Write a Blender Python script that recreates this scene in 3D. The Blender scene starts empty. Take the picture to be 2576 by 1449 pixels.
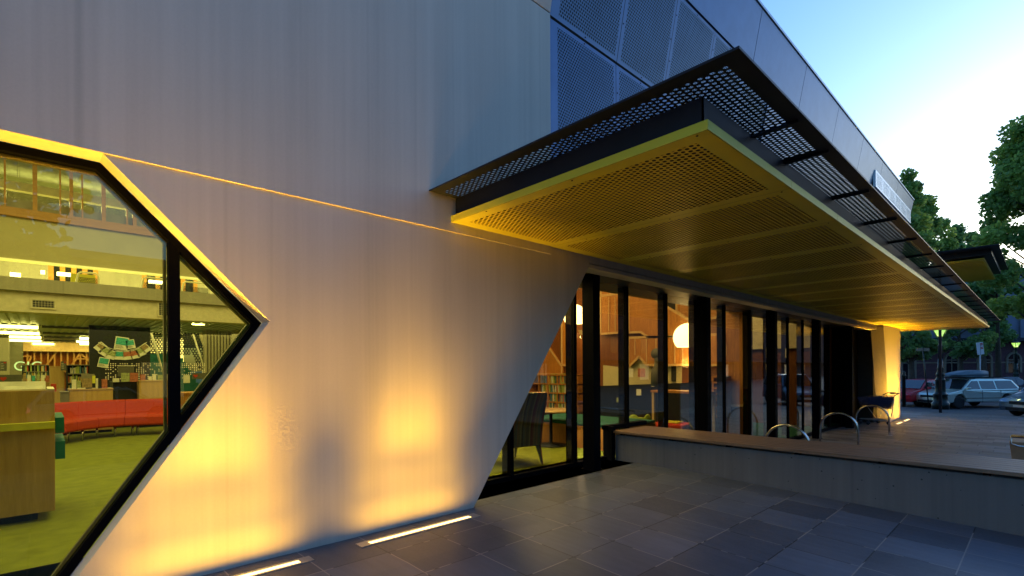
import bpy, bmesh, math, random
from mathutils import Vector, Matrix
R = math.radians
rng = random.Random(7)
SC = bpy.context.scene
COL = SC.collection

# ------------------------------------------------------------------ camera
F, CX, HY, YAW, ROLL, DIST, EYE = 1260.0, 1288.0, 927.0, R(46.7), 0.0055, 3.94, 1.4
def ray(x, y):
    u = (x-CX)/F; v = (HY-y)/F
    u2 = u*math.cos(ROLL)+v*math.sin(ROLL); v2 = v*math.cos(ROLL)-u*math.sin(ROLL)
    return Vector((math.cos(YAW)+u2*math.sin(YAW), math.sin(YAW)-u2*math.cos(YAW), v2))
def atY(x, y, Y):
    r = ray(x, y); s = (Y+DIST)/r.y
    return Vector((s*r.x, Y, EYE+s*r.z))
def atX(x, y, X):
    r = ray(x, y); s = X/r.x
    return Vector((X, s*r.y-DIST, EYE+s*r.z))
def atZ(x, y, Z):
    r = ray(x, y); s = (Z-EYE)/r.z
    return Vector((s*r.x, s*r.y-DIST, Z))
def atS(x, y, s):
    r = ray(x, y)
    return Vector((s*r.x, s*r.y-DIST, EYE+s*r.z))
cam = bpy.data.cameras.new('camera'); co = bpy.data.objects.new('camera', cam); COL.objects.link(co)
cam.sensor_width = 36; cam.lens = F/2576*36; cam.clip_start = .05; cam.clip_end = 1500
cam.shift_y = (HY-724.5)/2576
co.location = (0, -DIST, EYE)
d = Vector((math.cos(YAW), math.sin(YAW), 0)); right = Vector((math.sin(YAW), -math.cos(YAW), 0)); up = Vector((0, 0, 1))
r2 = right*math.cos(ROLL)-up*math.sin(ROLL)*-1*-1
u2 = up*math.cos(ROLL)+right*math.sin(ROLL)
r2 = (right*math.cos(ROLL)-up*math.sin(ROLL))
m = Matrix((r2, u2, -d)).transposed()
co.rotation_euler = m.to_euler()
SC.camera = co

# ------------------------------------------------------------------ materials
MATS = {}
def newmat(name):
    m = bpy.data.materials.new(name); m.use_nodes = True
    nt = m.node_tree; b = nt.nodes['Principled BSDF']
    MATS[name] = m
    return m, nt, b
def N(nt, t, **kw):
    n = nt.nodes.new(t)
    for k, v in kw.items():
        if k.startswith('i_'):
            key = k[2:].replace('_', ' ')
            n.inputs[key].default_value = v
        else: setattr(n, k, v)
    return n
def L(nt, a, b): nt.links.new(a, b)
def math_(nt, op, a, b=None, c=None):
    n = nt.nodes.new('ShaderNodeMath'); n.operation = op
    for i, q in enumerate((a, b, c)):
        if q is None: continue
        if hasattr(q, 'is_linked'): nt.links.new(q, n.inputs[i])
        else: n.inputs[i].default_value = q
    return n.outputs[0]
def mix(nt, fac, a, b):
    n = nt.nodes.new('ShaderNodeMix'); n.data_type = 'RGBA'
    for sock, q in ((n.inputs[0], fac), (n.inputs[6], a), (n.inputs[7], b)):
        if hasattr(q, 'is_linked'): nt.links.new(q, sock)
        else: sock.default_value = q if not isinstance(q, tuple) else (*q[:3], 1)
    return n.outputs[2]
def ramp(nt, fac, stops):
    n = nt.nodes.new('ShaderNodeValToRGB'); e = n.color_ramp.elements
    e[0].position, e[0].color = stops[0][0], (*stops[0][1], 1)
    e[1].position, e[1].color = stops[-1][0], (*stops[-1][1], 1)
    for p, c in stops[1:-1]:
        q = e.new(p); q.color = (*c, 1)
    nt.links.new(fac, n.inputs[0]); return n.outputs[0]
def noise(nt, scale, vec=None, detail=4, rough=.55):
    n = N(nt, 'ShaderNodeTexNoise'); n.inputs['Scale'].default_value = scale; n.inputs['Detail'].default_value = detail
    n.inputs['Roughness'].default_value = rough
    if vec is not None: L(nt, vec, n.inputs['Vector'])
    return n.outputs[0]
def scaled(nt, sx, sy, sz, src='Object'):
    tc = N(nt, 'ShaderNodeTexCoord'); mp = N(nt, 'ShaderNodeMapping'); mp.inputs['Scale'].default_value = (sx, sy, sz)
    L(nt, tc.outputs[src], mp.inputs[0]); return mp.outputs[0]
def bump(nt, b, h, strength=.3, dist=.01):
    n = N(nt, 'ShaderNodeBump'); n.inputs['Strength'].default_value = strength; n.inputs['Distance'].default_value = dist
    L(nt, h, n.inputs['Height']); L(nt, n.outputs[0], b.inputs['Normal'])
def plain(name, col, rough=.6, metal=0, var=.12, nscale=8, spec=.5, coat=0, bumpy=0):
    m, nt, b = newmat(name)
    v = scaled(nt, 1, 1, 1)
    n = noise(nt, nscale, v)
    c = ramp(nt, n, [(.3, tuple(x*(1-var) for x in col)), (.7, tuple(min(1, x*(1+var)) for x in col))])
    L(nt, c, b.inputs['Base Color']); b.inputs['Roughness'].default_value = rough; b.inputs['Metallic'].default_value = metal
    b.inputs['Specular IOR Level'].default_value = spec; b.inputs['Coat Weight'].default_value = coat
    if bumpy: bump(nt, b, noise(nt, nscale*12, v), bumpy, .004)
    return m
def emis(name, col, s):
    m, nt, b = newmat(name)
    b.inputs['Base Color'].default_value = (.8, .8, .8, 1)
    b.inputs['Emission Color'].default_value = (*col, 1); b.inputs['Emission Strength'].default_value = s
    return m
def concrete(name, col, streak=.25, pits=0, rough=.75):
    m, nt, b = newmat(name)
    v1 = scaled(nt, 5, 5, .12); v2 = scaled(nt, 22, 22, .35); v3 = scaled(nt, .7, .7, .5); v4 = scaled(nt, 1, 1, 1)
    s1 = noise(nt, 1, v1, 3); s2 = noise(nt, 1, v2, 3); s3 = noise(nt, 1, v3, 5); s4 = noise(nt, 60, v4, 3)
    a = math_(nt, 'MULTIPLY_ADD', math_(nt, 'SUBTRACT', s1, .5), streak*1.3, 1)
    a = math_(nt, 'MULTIPLY_ADD', math_(nt, 'SUBTRACT', s2, .5), streak*.8, a)
    a = math_(nt, 'MULTIPLY_ADD', math_(nt, 'SUBTRACT', s3, .5), streak*1.2, a)
    a = math_(nt, 'MULTIPLY_ADD', math_(nt, 'SUBTRACT', s4, .5), .10, a)
    # narrow darker drips
    dr = noise(nt, 1, scaled(nt, 9, 9, .05), 2)
    drm = math_(nt, 'MULTIPLY', math_(nt, 'SMOOTH_MAX', math_(nt, 'SUBTRACT', dr, .62), 0, .02), -1.2*streak/.25)
    a = math_(nt, 'ADD', a, drm)
    h = s4
    if pits:
        vo = N(nt, 'ShaderNodeTexVoronoi'); vo.inputs['Scale'].default_value = pits; L(nt, v4, vo.inputs['Vector'])
        big = noise(nt, pits*.35, v4, 2)
        lim = math_(nt, 'MULTIPLY', math_(nt, 'GREATER_THAN', big, .50 if pits > 13.5 else .70), .12 if pits > 13.5 else .07)
        hole = math_(nt, 'LESS_THAN', vo.outputs['Distance'], lim)
        a = math_(nt, 'MULTIPLY', a, math_(nt, 'MULTIPLY_ADD', hole, -.75, 1))
    n = N(nt, 'ShaderNodeVectorMath', operation='SCALE'); n.inputs[0].default_value = col; L(nt, a, n.inputs['Scale'])
    L(nt, n.outputs[0], b.inputs['Base Color'])
    b.inputs['Roughness'].default_value = rough
    if pits: bump(nt, b, h, .25, .004)
    return m
def wood(name, c1, c2, axis='z', rough=.5, freq=1):
    m, nt, b = newmat(name)
    sc = {'x': (.6, 9, 9), 'y': (9, .6, 9), 'z': (9, 9, .6)}[axis]
    n = noise(nt, 2.2*freq, scaled(nt, *sc), 5)
    n2 = noise(nt, 14*freq, scaled(nt, *sc), 2)
    f = math_(nt, 'MULTIPLY_ADD', n2, .45, math_(nt, 'MULTIPLY', n, .7))
    L(nt, ramp(nt, f, [(.35, c1), (.75, c2)]), b.inputs['Base Color'])
    b.inputs['Roughness'].default_value = rough
    return m
def perforated(name, col, px, rad, rough=.45, metal=0.0):
    """sheet metal with staggered round holes, measured in metres through the UVs"""
    m, nt, b = newmat(name)
    uv = N(nt, 'ShaderNodeUVMap'); sp = N(nt, 'ShaderNodeSeparateXYZ'); L(nt, uv.outputs[0], sp.inputs[0])
    py = px*.866
    v = math_(nt, 'DIVIDE', sp.outputs[1], py); row = math_(nt, 'FLOOR', v)
    off = math_(nt, 'MULTIPLY', math_(nt, 'FLOORED_MODULO', row, 2.0), .5)
    u = math_(nt, 'ADD', math_(nt, 'DIVIDE', sp.outputs[0], px), off)
    fx = math_(nt, 'MULTIPLY', math_(nt, 'SUBTRACT', math_(nt, 'FRACT', u), .5), px)
    fy = math_(nt, 'MULTIPLY', math_(nt, 'SUBTRACT', math_(nt, 'FRACT', v), .5), py)
    d2 = math_(nt, 'ADD', math_(nt, 'MULTIPLY', fx, fx), math_(nt, 'MULTIPLY', fy, fy))
    hole = math_(nt, 'LESS_THAN', d2, rad*rad)
    b.inputs['Roughness'].default_value = rough; b.inputs['Metallic'].default_value = metal
    n = noise(nt, 3, scaled(nt, 1, 1, 1), 4)
    L(nt, ramp(nt, n, [(.3, tuple(x*.88 for x in col)), (.7, tuple(x*1.1 for x in col))]), b.inputs['Base Color'])
    tr = N(nt, 'ShaderNodeBsdfTransparent'); mx = N(nt, 'ShaderNodeMixShader')
    L(nt, hole, mx.inputs[0]); L(nt, b.outputs[0], mx.inputs[1]); L(nt, tr.outputs[0], mx.inputs[2])
    L(nt, mx.outputs[0], nt.nodes['Material Output'].inputs[0])
    return m
def glass(name, tint, base=.06, gain=.8):
    m, nt, b = newmat(name); nt.nodes.remove(b)
    lw = N(nt, 'ShaderNodeLayerWeight'); lw.inputs['Blend'].default_value = .5
    f = math_(nt, 'MULTIPLY_ADD', math_(nt, 'POWER', lw.outputs['Facing'], 3.0), gain, base)
    tr = N(nt, 'ShaderNodeBsdfTransparent'); tr.inputs[0].default_value = (*tint, 1)
    gl = N(nt, 'ShaderNodeBsdfGlossy'); gl.inputs['Roughness'].default_value = .0
    gl.inputs['Color'].default_value = (1, 1, 1, 1)
    mx = N(nt, 'ShaderNodeMixShader'); L(nt, f, mx.inputs[0]); L(nt, tr.outputs[0], mx.inputs[1]); L(nt, gl.outputs[0], mx.inputs[2])
    L(nt, mx.outputs[0], nt.nodes['Material Output'].inputs[0])
    return m
def tiles(name, tx, ty, ox, oy, col, jw=.006, var=.3, stag=0, jcol=(.16, .15, .14), rough=.6, warmth=0):
    m, nt, b = newmat(name)
    tc = N(nt, 'ShaderNodeTexCoord'); sp = N(nt, 'ShaderNodeSeparateXYZ'); L(nt, tc.outputs['Object'], sp.inputs[0])
    v = math_(nt, 'DIVIDE', math_(nt, 'SUBTRACT', sp.outputs[0], ox), tx)
    fv = math_(nt, 'FLOOR', v)
    wn = N(nt, 'ShaderNodeTexWhiteNoise', noise_dimensions='1D'); L(nt, fv, wn.inputs['W'])
    shift = math_(nt, 'MULTIPLY', wn.outputs[0], stag)
    u = math_(nt, 'ADD', math_(nt, 'DIVIDE', math_(nt, 'SUBTRACT', sp.outputs[1], oy), ty), shift)
    fu = math_(nt, 'FLOOR', u)
    cb = N(nt, 'ShaderNodeCombineXYZ'); L(nt, fv, cb.inputs[0]); L(nt, fu, cb.inputs[1])
    w2 = N(nt, 'ShaderNodeTexWhiteNoise', noise_dimensions='3D'); L(nt, cb.outputs[0], w2.inputs['Vector'])
    jx = math_(nt, 'MULTIPLY', math_(nt, 'MINIMUM', math_(nt, 'FRACT', v), math_(nt, 'SUBTRACT', 1, math_(nt, 'FRACT', v))), tx)
    jy = math_(nt, 'MULTIPLY', math_(nt, 'MINIMUM', math_(nt, 'FRACT', u), math_(nt, 'SUBTRACT', 1, math_(nt, 'FRACT', u))), ty)
    nb = noise(nt, 1.3, tc.outputs['Object'], 5, .65); nf = noise(nt, 45, tc.outputs['Object'], 4)
    st = noise(nt, 3, scaled(nt, 6, .8, 1), 4)
    g = math_(nt, 'MULTIPLY_ADD', math_(nt, 'SUBTRACT', w2.outputs[0], .5), var*2, 1)
    g = math_(nt, 'MULTIPLY', g, math_(nt, 'MULTIPLY_ADD', nb, .7, .65))
    g = math_(nt, 'MULTIPLY', g, math_(nt, 'MULTIPLY_ADD', nf, .5, .75))
    g = math_(nt, 'MULTIPLY', g, math_(nt, 'MULTIPLY_ADD', st, .5, .75))
    # a few dark scuffs and specks
    sc = noise(nt, 9, scaled(nt, 1, .35, 1), 5, .7)
    g = math_(nt, 'MULTIPLY', g, math_(nt, 'MULTIPLY_ADD', math_(nt, 'GREATER_THAN', sc, .70), -.4, 1))
    n = N(nt, 'ShaderNodeVectorMath', operation='SCALE'); L(nt, g, n.inputs['Scale'])
    w3 = N(nt, 'ShaderNodeTexWhiteNoise', noise_dimensions='3D'); ad = N(nt, 'ShaderNodeVectorMath', operation='ADD'); ad.inputs[1].default_value = (31, 7, 3)
    L(nt, cb.outputs[0], ad.inputs[0]); L(nt, ad.outputs[0], w3.inputs['Vector'])
    cc = mix(nt, math_(nt, 'MULTIPLY', w3.outputs[0], warmth), col, (col[0]*1.9, col[1]*1.5, col[2]*.9))
    L(nt, cc, n.inputs[0])
    jn = noise(nt, 2.0, tc.outputs['Object'], 3)
    jm = math_(nt, 'LESS_THAN', math_(nt, 'MINIMUM', jx, jy), jw*.5)
    jcc = mix(nt, math_(nt, 'GREATER_THAN', jn, .5), (.02, .02, .02), jcol)
    L(nt, mix(nt, jm, n.outputs[0], jcc), b.inputs['Base Color'])
    b.inputs['Roughness'].default_value = rough
    L(nt, math_(nt, 'MULTIPLY_ADD', nf, .3, rough-.15), b.inputs['Roughness'])
    h = math_(nt, 'MULTIPLY_ADD', jm, -1.0, math_(nt, 'MULTIPLY', nf, .25))
    bump(nt, b, h, .5, .004)
    return m
def brickmat(name, c1, c2, mortar, scale=4):
    m, nt, b = newmat(name)
    tc = N(nt, 'ShaderNodeTexCoord'); uvm = N(nt, 'ShaderNodeUVMap')
    br = N(nt, 'ShaderNodeTexBrick'); L(nt, uvm.outputs[0], br.inputs['Vector'])
    br.inputs['Scale'].default_value = scale
    br.inputs['Color1'].default_value = (*c1, 1); br.inputs['Color2'].default_value = (*c2, 1); br.inputs['Mortar'].default_value = (*mortar, 1)
    L(nt, br.outputs[0], b.inputs['Base Color']); b.inputs['Roughness'].default_value = .85
    return m

# ------------------------------------------------------------------ mesh helpers
class MB:
    def __init__(s): s.bm = bmesh.new(); s.uv = s.bm.loops.layers.uv.new('UVMap')
    def face(s, pts, mi=0, uvs=None):
        vs = [s.bm.verts.new(p) for p in pts]
        try: f = s.bm.faces.new(vs)
        except ValueError: return None
        f.material_index = mi
        if uvs:
            for l, q in zip(f.loops, uvs): l[s.uv].uv = q
        return f
    def box(s, x0, x1, y0, y1, z0, z1, mi=0, M=None):
        c = [Vector((x, y, z)) for x in (x0, x1) for y in (y0, y1) for z in (z0, z1)]
        if M is not None: c = [M @ q for q in c]
        v = [s.bm.verts.new(q) for q in c]
        for idx in ((0, 1, 3, 2), (4, 6, 7, 5), (0, 4, 5, 1), (2, 3, 7, 6), (0, 2, 6, 4), (1, 5, 7, 3)):
            f = s.bm.faces.new([v[i] for i in idx]); f.material_index = mi
            n = f.normal if f.normal.length else None
            f.normal_update()
            ax = max(range(3), key=lambda k: abs(f.normal[k]))
            for l in f.loops:
                p = l.vert.co; l[s.uv].uv = ((p.y, p.z), (p.x, p.z), (p.x, p.y))[ax]
        return s
    def prism(s, poly, vec, mi=0):
        """extrude a polygon (list of 3-D points) by vec"""
        vec = Vector(vec)
        a = [s.bm.verts.new(p) for p in poly]; b_ = [s.bm.verts.new(Vector(p)+vec) for p in poly]
        n = len(a); fs = [s.bm.faces.new(a), s.bm.faces.new(b_[::-1])]
        for i in range(n):
            j = (i+1) % n; fs.append(s.bm.faces.new((a[j], a[i], b_[i], b_[j])))
        for f in fs:
            f.material_index = mi; f.normal_update()
            ax = max(range(3), key=lambda k: abs(f.normal[k]))
            for l in f.loops:
                p = l.vert.co; l[s.uv].uv = ((p.y, p.z), (p.x, p.z), (p.x, p.y))[ax]
        return s
    def tube(s, pts, r, n=10, caps=True, mi=0):
        pts = [Vector(p) for p in pts]; rs = r if isinstance(r, (list, tuple)) else [r]*len(pts)
        rings = []; ref = None
        for i, p in enumerate(pts):
            t = (pts[min(i+1, len(pts)-1)]-pts[max(i-1, 0)]).normalized()
            if ref is None: ref = Vector((0, 0, 1)) if abs(t.z) < .9 else Vector((1, 0, 0))
            a = t.cross(ref).normalized(); b_ = t.cross(a).normalized()
            if rings and a.dot(last) < 0: a, b_ = -a, -b_
            last = a
            rings.append([s.bm.verts.new(p+(a*math.cos(2*math.pi*k/n)+b_*math.sin(2*math.pi*k/n))*rs[i]) for k in range(n)])
        for q, w in zip(rings, rings[1:]):
            for k in range(n):
                f = s.bm.faces.new((q[k], q[(k+1) % n], w[(k+1) % n], w[k])); f.smooth = True; f.material_index = mi
        if caps:
            for q in (rings[0], rings[-1]):
                f = s.bm.faces.new(q); f.material_index = mi
        return s
    def lathe(s, prof, c=(0, 0, 0), n=20, mi=0, M=None, smooth=True):
        c = Vector(c); rings = []
        for r, z in prof:
            ring = []
            for k in range(n):
                p = Vector((r*math.cos(2*math.pi*k/n), r*math.sin(2*math.pi*k/n), z))
                if M is not None: p = M @ p
                ring.append(s.bm.verts.new(c+p))
            rings.append(ring)
        for q, w in zip(rings, rings[1:]):
            for k in range(n):
                f = s.bm.faces.new((q[k], q[(k+1) % n], w[(k+1) % n], w[k])); f.smooth = smooth; f.material_index = mi
        for q in (rings[0], rings[-1]):
            f = s.bm.faces.new(q); f.material_index = mi
        return s
    def build(s, name, mats, parent=None, bevel=0, seg=2, smooth=False):
        bmesh.ops.recalc_face_normals(s.bm, faces=s.bm.faces)
        me = bpy.data.meshes.new(name); s.bm.to_mesh(me); s.bm.free()
        for q in (mats if isinstance(mats, (list, tuple)) else [mats]):
            me.materials.append(MATS[q] if isinstance(q, str) else q)
        if smooth:
            for p in me.polygons: p.use_smooth = True
        o = bpy.data.objects.new(name, me); COL.objects.link(o)
        if parent is not None:
            o.parent = parent
            # meshes of a thing are written in the thing's own frame unless it sits at the origin
        if bevel:
            b = o.modifiers.new('bevel', 'BEVEL'); b.width = bevel; b.segments = seg; b.limit_method = 'ANGLE'; b.angle_limit = R(40)
        return o
def tag(o, label=None, cat=None, group=None, kind=None):
    if label: o['label'] = label
    if cat: o['category'] = cat
    if group: o['group'] = group
    if kind: o['kind'] = kind
    return o
def thing(name, label, cat, loc=(0, 0, 0), rz=0, group=None):
    o = bpy.data.objects.new(name, None); COL.objects.link(o); o.empty_display_size = .1
    o.location = loc; o.rotation_euler = (0, 0, rz)
    return tag(o, label, cat, group)
def copy_tree(o, parent=None):
    c = o.copy(); COL.objects.link(c)
    if parent is not None: c.parent = parent
    for ch in [q for q in list(bpy.data.objects) if q.parent == o and q != c]: copy_tree(ch, c)
    return c
def dup(o, label, loc, rz=0, group=None, scale=None):
    c = copy_tree(o); c.location = loc; c.rotation_euler = (0, 0, rz); c['label'] = label
    if group: c['group'] = group
    if scale: c.scale = scale
    return c
def area(name, loc, target, sx, sy, power, col, spread=180, parent=None):
    l = bpy.data.lights.new(name, 'AREA'); l.shape = 'RECTANGLE'; l.size = sx; l.size_y = sy; l.energy = power; l.color = col; l.spread = R(spread)
    o = bpy.data.objects.new(name, l); COL.objects.link(o); o.location = loc
    z = (Vector(loc)-Vector(target)).normalized()
    x = Vector((1, 0, 0)) if abs(z.x) < .9 else Vector((0, 1, 0))
    x = (x-z*x.dot(z)).normalized(); y = z.cross(x)
    o.rotation_euler = Matrix((x, y, z)).transposed().to_euler()
    if parent: o.parent = parent
    return o
def point(name, loc, power, col, rad=.1, parent=None):
    l = bpy.data.lights.new(name, 'POINT'); l.energy = power; l.color = col; l.shadow_soft_size = rad
    o = bpy.data.objects.new(name, l); COL.objects.link(o); o.location = loc
    if parent: o.parent = parent
    return o
# ------------------------------------------------------------------ material set
concrete('wall_concrete', (.50, .465, .41), .24)
concrete('bench_concrete', (.145, .132, .122), .34, pits=15)
concrete('inner_concrete', (.36, .33, .25), .3)
plain('cladding', (.085, .135, .235), .38, .55, .1, 3)
plain('dark_metal', (.010, .012, .020), .5, .1, .2, 5, .3)
plain('black_frame', (.003, .003, .004), .7, 0, .2, 5, .03)
plain('grey_frame', (.22, .20, .16), .4, .3)
plain('lime_metal', (.58, .54, .03), .42, .1, .06, 3)
plain('white_paint', (.72, .70, .60), .6)
plain('cream_paint', (.62, .56, .40), .7)
plain('bulkhead_paint', (.50, .44, .25), .8, 0, .06, 2)
plain('ceiling_metal', (.42, .44, .30), .4, .2)
plain('dark_void', (.012, .014, .016), .8)
plain('off_tube', (.09, .09, .07), .6)
plain('chrome', (.55, .55, .55), .22, 1, .05)
plain('galvanised', (.42, .43, .44), .4, .8)
plain('carpet_lime', (.17, .19, .02), .95, 0, .18, 6, .1, 0, .4)
plain('carpet_teal', (.03, .13, .12), .9, 0, .15, 6, .1)
plain('red_fabric', (.43, .05, .03), .85, 0, .10, 20, .2, 0, .2)
plain('blue_fabric', (.01, .13, .19), .8)
plain('navy_mesh', (.008, .010, .05), .6)
plain('lime_plastic', (.40, .52, .04), .35)
plain('teal_paint', (.0, .16, .19), .5)
plain('paper', (.70, .68, .60), .8)
plain('paper_green', (.30, .34, .16), .8, 0, .5, 30)
plain('paper_teal', (.05, .35, .33), .8, 0, .5, 30)
plain('paper_red', (.38, .12, .07), .8, 0, .5, 30)
plain('paper_brown', (.28, .20, .10), .8, 0, .5, 30)
for i, c in enumerate([(.45, .08, .04), (.55, .50, .38), (.07, .16, .14), (.10, .10, .10), (.50, .33, .07), (.07, .20, .33), (.60, .58, .50), (.28, .34, .08)]):
    plain('book_%d' % i, c, .55, 0, .1, 10)
wood('pale_wood', (.38, .23, .075), (.54, .35, .13), 'z')
wood('pale_wood_x', (.26, .16, .055), (.40, .25, .10), 'x')
wood('glow_wood', (.34, .10, .008), (.5, .17, .015), 'z')
wood('orange_wood', (.36, .16, .03), (.50, .25, .05), 'x')
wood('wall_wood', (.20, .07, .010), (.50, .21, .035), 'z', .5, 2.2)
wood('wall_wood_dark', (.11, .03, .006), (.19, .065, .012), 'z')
plain('louvre_paint', (.62, .64, .68), .35, .7)
wood('edge_wood', (.45, .28, .11), (.55, .36, .16), 'z')
wood('bench_wood', (.075, .038, .018), (.26, .15, .085), 'y', .5, 2.5)
perforated('perf_dark', (.010, .012, .020), .043, .0148, .4, .2)
perforated('perf_dark_small', (.018, .019, .026), .043, .005, .4, .2)
perforated('perf_lime', (.62, .52, .025), .0465, .0150, .42, .1)
perforated('perf_facade', (.07, .125, .205), .042, .0138, .4, .55)
perforated('perf_white', (.5, .5, .42), .07, .022, .5, 0)
glass('window_glass', (.95, .93, .55), .055, .7)
glass('shop_glass', (.84, .78, .56), .045, .55)
glass('fin_glass', (.10, .085, .06), .03, .4)
tiles('bluestone', .5, .5, .43, 0, (.088, .10, .125), .009, .26, 0, (.26, .24, .22), .45)
tiles('pavers', .30, .92, 0, 0, (.095, .10, .105), .014, .5, 1, (.01, .01, .01), .55, .35)
m_, nt_, b_ = newmat('asphalt')
v_ = scaled(nt_, 1, 1, 1); L(nt_, ramp(nt_, noise(nt_, 1.2, v_, 6, .7), [(.3, (.035, .036, .04)), (.7, (.075, .075, .078))]), b_.inputs['Base Color'])
b_.inputs['Roughness'].default_value = .6; bump(nt_, b_, noise(nt_, 90, v_), .5, .004)
emis('led_warm', (1.0, .60, .16), 1.5)
emis('tube_white', (1.0, .95, .62), 2.5)
emis('pendant_white', (1.0, .85, .55), 1.6)
emis('pendant_amber', (1.0, .55, .15), .22)
emis('spot_white', (1.0, .9, .7), 6)
emis('lantern_green', (.45, .85, .08), .3)
emis('lantern_core', (.95, 1.0, .35), 2)
emis('tail_red', (1.0, .03, .02), .25)
emis('head_lamp', (.8, .85, .9), .25)
emis('sign_lit', (.3, .9, .75), .2)
emis('far_window', (1.0, .75, .35), .1)
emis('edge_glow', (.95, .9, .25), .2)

# ------------------------------------------------------------------ sky and light
w = bpy.data.worlds.new('World'); SC.world = w; w.use_nodes = True
nt = w.node_tree; bg = nt.nodes['Background']
sky = N(nt, 'ShaderNodeTexSky'); sky.sky_type = 'NISHITA'; sky.sun_disc = False
SUN_EL, SUN_AZ = 6.0, -6.0
sky.sun_elevation = R(SUN_EL); sky.sun_rotation = R(90-SUN_AZ)
sky.altitude = 20; sky.air_density = 1.3; sky.dust_density = 1.4; sky.ozone_density = 3.5
tn = N(nt, 'ShaderNodeVectorMath', operation='MULTIPLY'); tn.inputs[1].default_value = (.70, .89, 1.22); L(nt, sky.outputs[0], tn.inputs[0]); L(nt, tn.outputs[0], bg.inputs[0]); bg.inputs[1].default_value = .15
sl = bpy.data.lights.new('sun', 'SUN'); so = bpy.data.objects.new('sun', sl); COL.objects.link(so)
sl.energy = .02; sl.angle = R(12); sl.color = (1, .8, .6)
dv = Vector((math.cos(R(SUN_AZ))*math.cos(R(8)), math.sin(R(SUN_AZ))*math.cos(R(8)), math.sin(R(8))))
so.rotation_euler = dv.to_track_quat('Z', 'Y').to_euler()
vs = SC.view_settings; vs.view_transform = 'Standard'; vs.look = 'None'; vs.exposure = 1.78; vs.gamma = 1
SC.cycles.transparent_max_bounces = 24; SC.cycles.max_bounces = 7; SC.cycles.glossy_bounces = 4; SC.cycles.diffuse_bounces = 3
SC.cycles.use_denoising = True; SC.cycles.sample_clamp_indirect = 4; SC.cycles.caustics_reflective = False; SC.cycles.caustics_refractive = False

# ------------------------------------------------------------------ ground
GZ = -.57
m = MB(); m.face([(-700, -700, GZ-.16), (900, -700, GZ-.16), (900, 900, GZ-.16), (-700, 900, GZ-.16)]); tag(m.build('ground', 'asphalt'), kind='structure')
m = MB()      # raised terrace of bluestone, gently falling to the street
ys = [1.0, -.8, -4.0, -7.5]
zs = [0, 0, -.125, -.34]
for a in range(3):
    m.face([(-9, ys[a], zs[a]), (6.37, ys[a], zs[a]), (6.37, ys[a+1], zs[a+1]), (-9, ys[a+1], zs[a+1])])
m.face([(-9, -7.5, -.34), (6.37, -7.5, -.34), (6.37, -7.5, GZ-.2), (-9, -7.5, GZ-.2)])
m.face([(6.37, 1, 0), (6.37, -.8, 0), (6.37, -4, -.125), (6.37, -7.5, -.34), (6.37, -7.5, GZ-.2), (6.37, 1, GZ-.2)])
tag(m.build('terrace_paving', 'bluestone'), kind='structure')
m = MB()      # lower footpath beyond the bench
m.prism([(6.38, .9, GZ), (27.5, .9, GZ), (27.5, -5.2, GZ), (25.0, -6.5, GZ), (6.38, -7.4, GZ)][::-1], (0, 0, -.15))
tag(m.build('footpath', 'pavers'), kind='structure')
# ================================================================== LIBRARY BUILDING
lib = thing('library_building', 'long concrete library building with an arrow shaped window and glazed ground floor', 'building')
ZJ = 2.73          # joint between lower and upper concrete slabs
FR = .18           # depth of the window reveal
# lower slab, from the slanting window edge to the slanting cut at the glazed front
P_up, P_tip, P_lo = (.284, ZJ), (1.244, 1.760), (.161, .181)
base = (-.01, -.04)
m = MB()
poly = [P_up, P_tip, P_lo, (-.055, -.14), (3.13, -.06), (5.06, 2.69), (5.06, ZJ)]
m.prism([(x, 0, z) for x, z in poly], (0, FR, 0)); m.build('lower_wall', 'wall_concrete', lib)
m = MB(); m.prism([(-9, 0, .0), (-2.4, 0, 0), (-2.4, 0, ZJ), (-9, 0, ZJ)], (0, FR, 0)); m.build('lower_wall', 'wall_concrete', lib)
# upper slab, a shade proud of the lower one
m = MB(); m.box(-9, 4.34, -.014, FR, ZJ, 5.53); m.build('upper_wall', 'wall_concrete', lib)
TL = -.19          # the top storey leans out over the street
def lean(x, z, off=0): return (x, TL*(z-5.53)+off, z)
m = MB(); m.prism([lean(-9, 5.545, -.014), lean(4.34, 5.545, -.014), lean(4.34, 7.93, -.014), lean(-9, 7.93, -.014)], (0, .4, 0)); m.build('upper_wall', 'wall_concrete', lib)
# head beam over the glazing
m = MB(); m.box(5.06, 21.2, 0, .22, 2.668, ZJ-.012); m.box(4.345, 25.1, .012, .26, ZJ+.002, 2.895)
m.build('head_beam', 'wall_concrete', lib)
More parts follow.
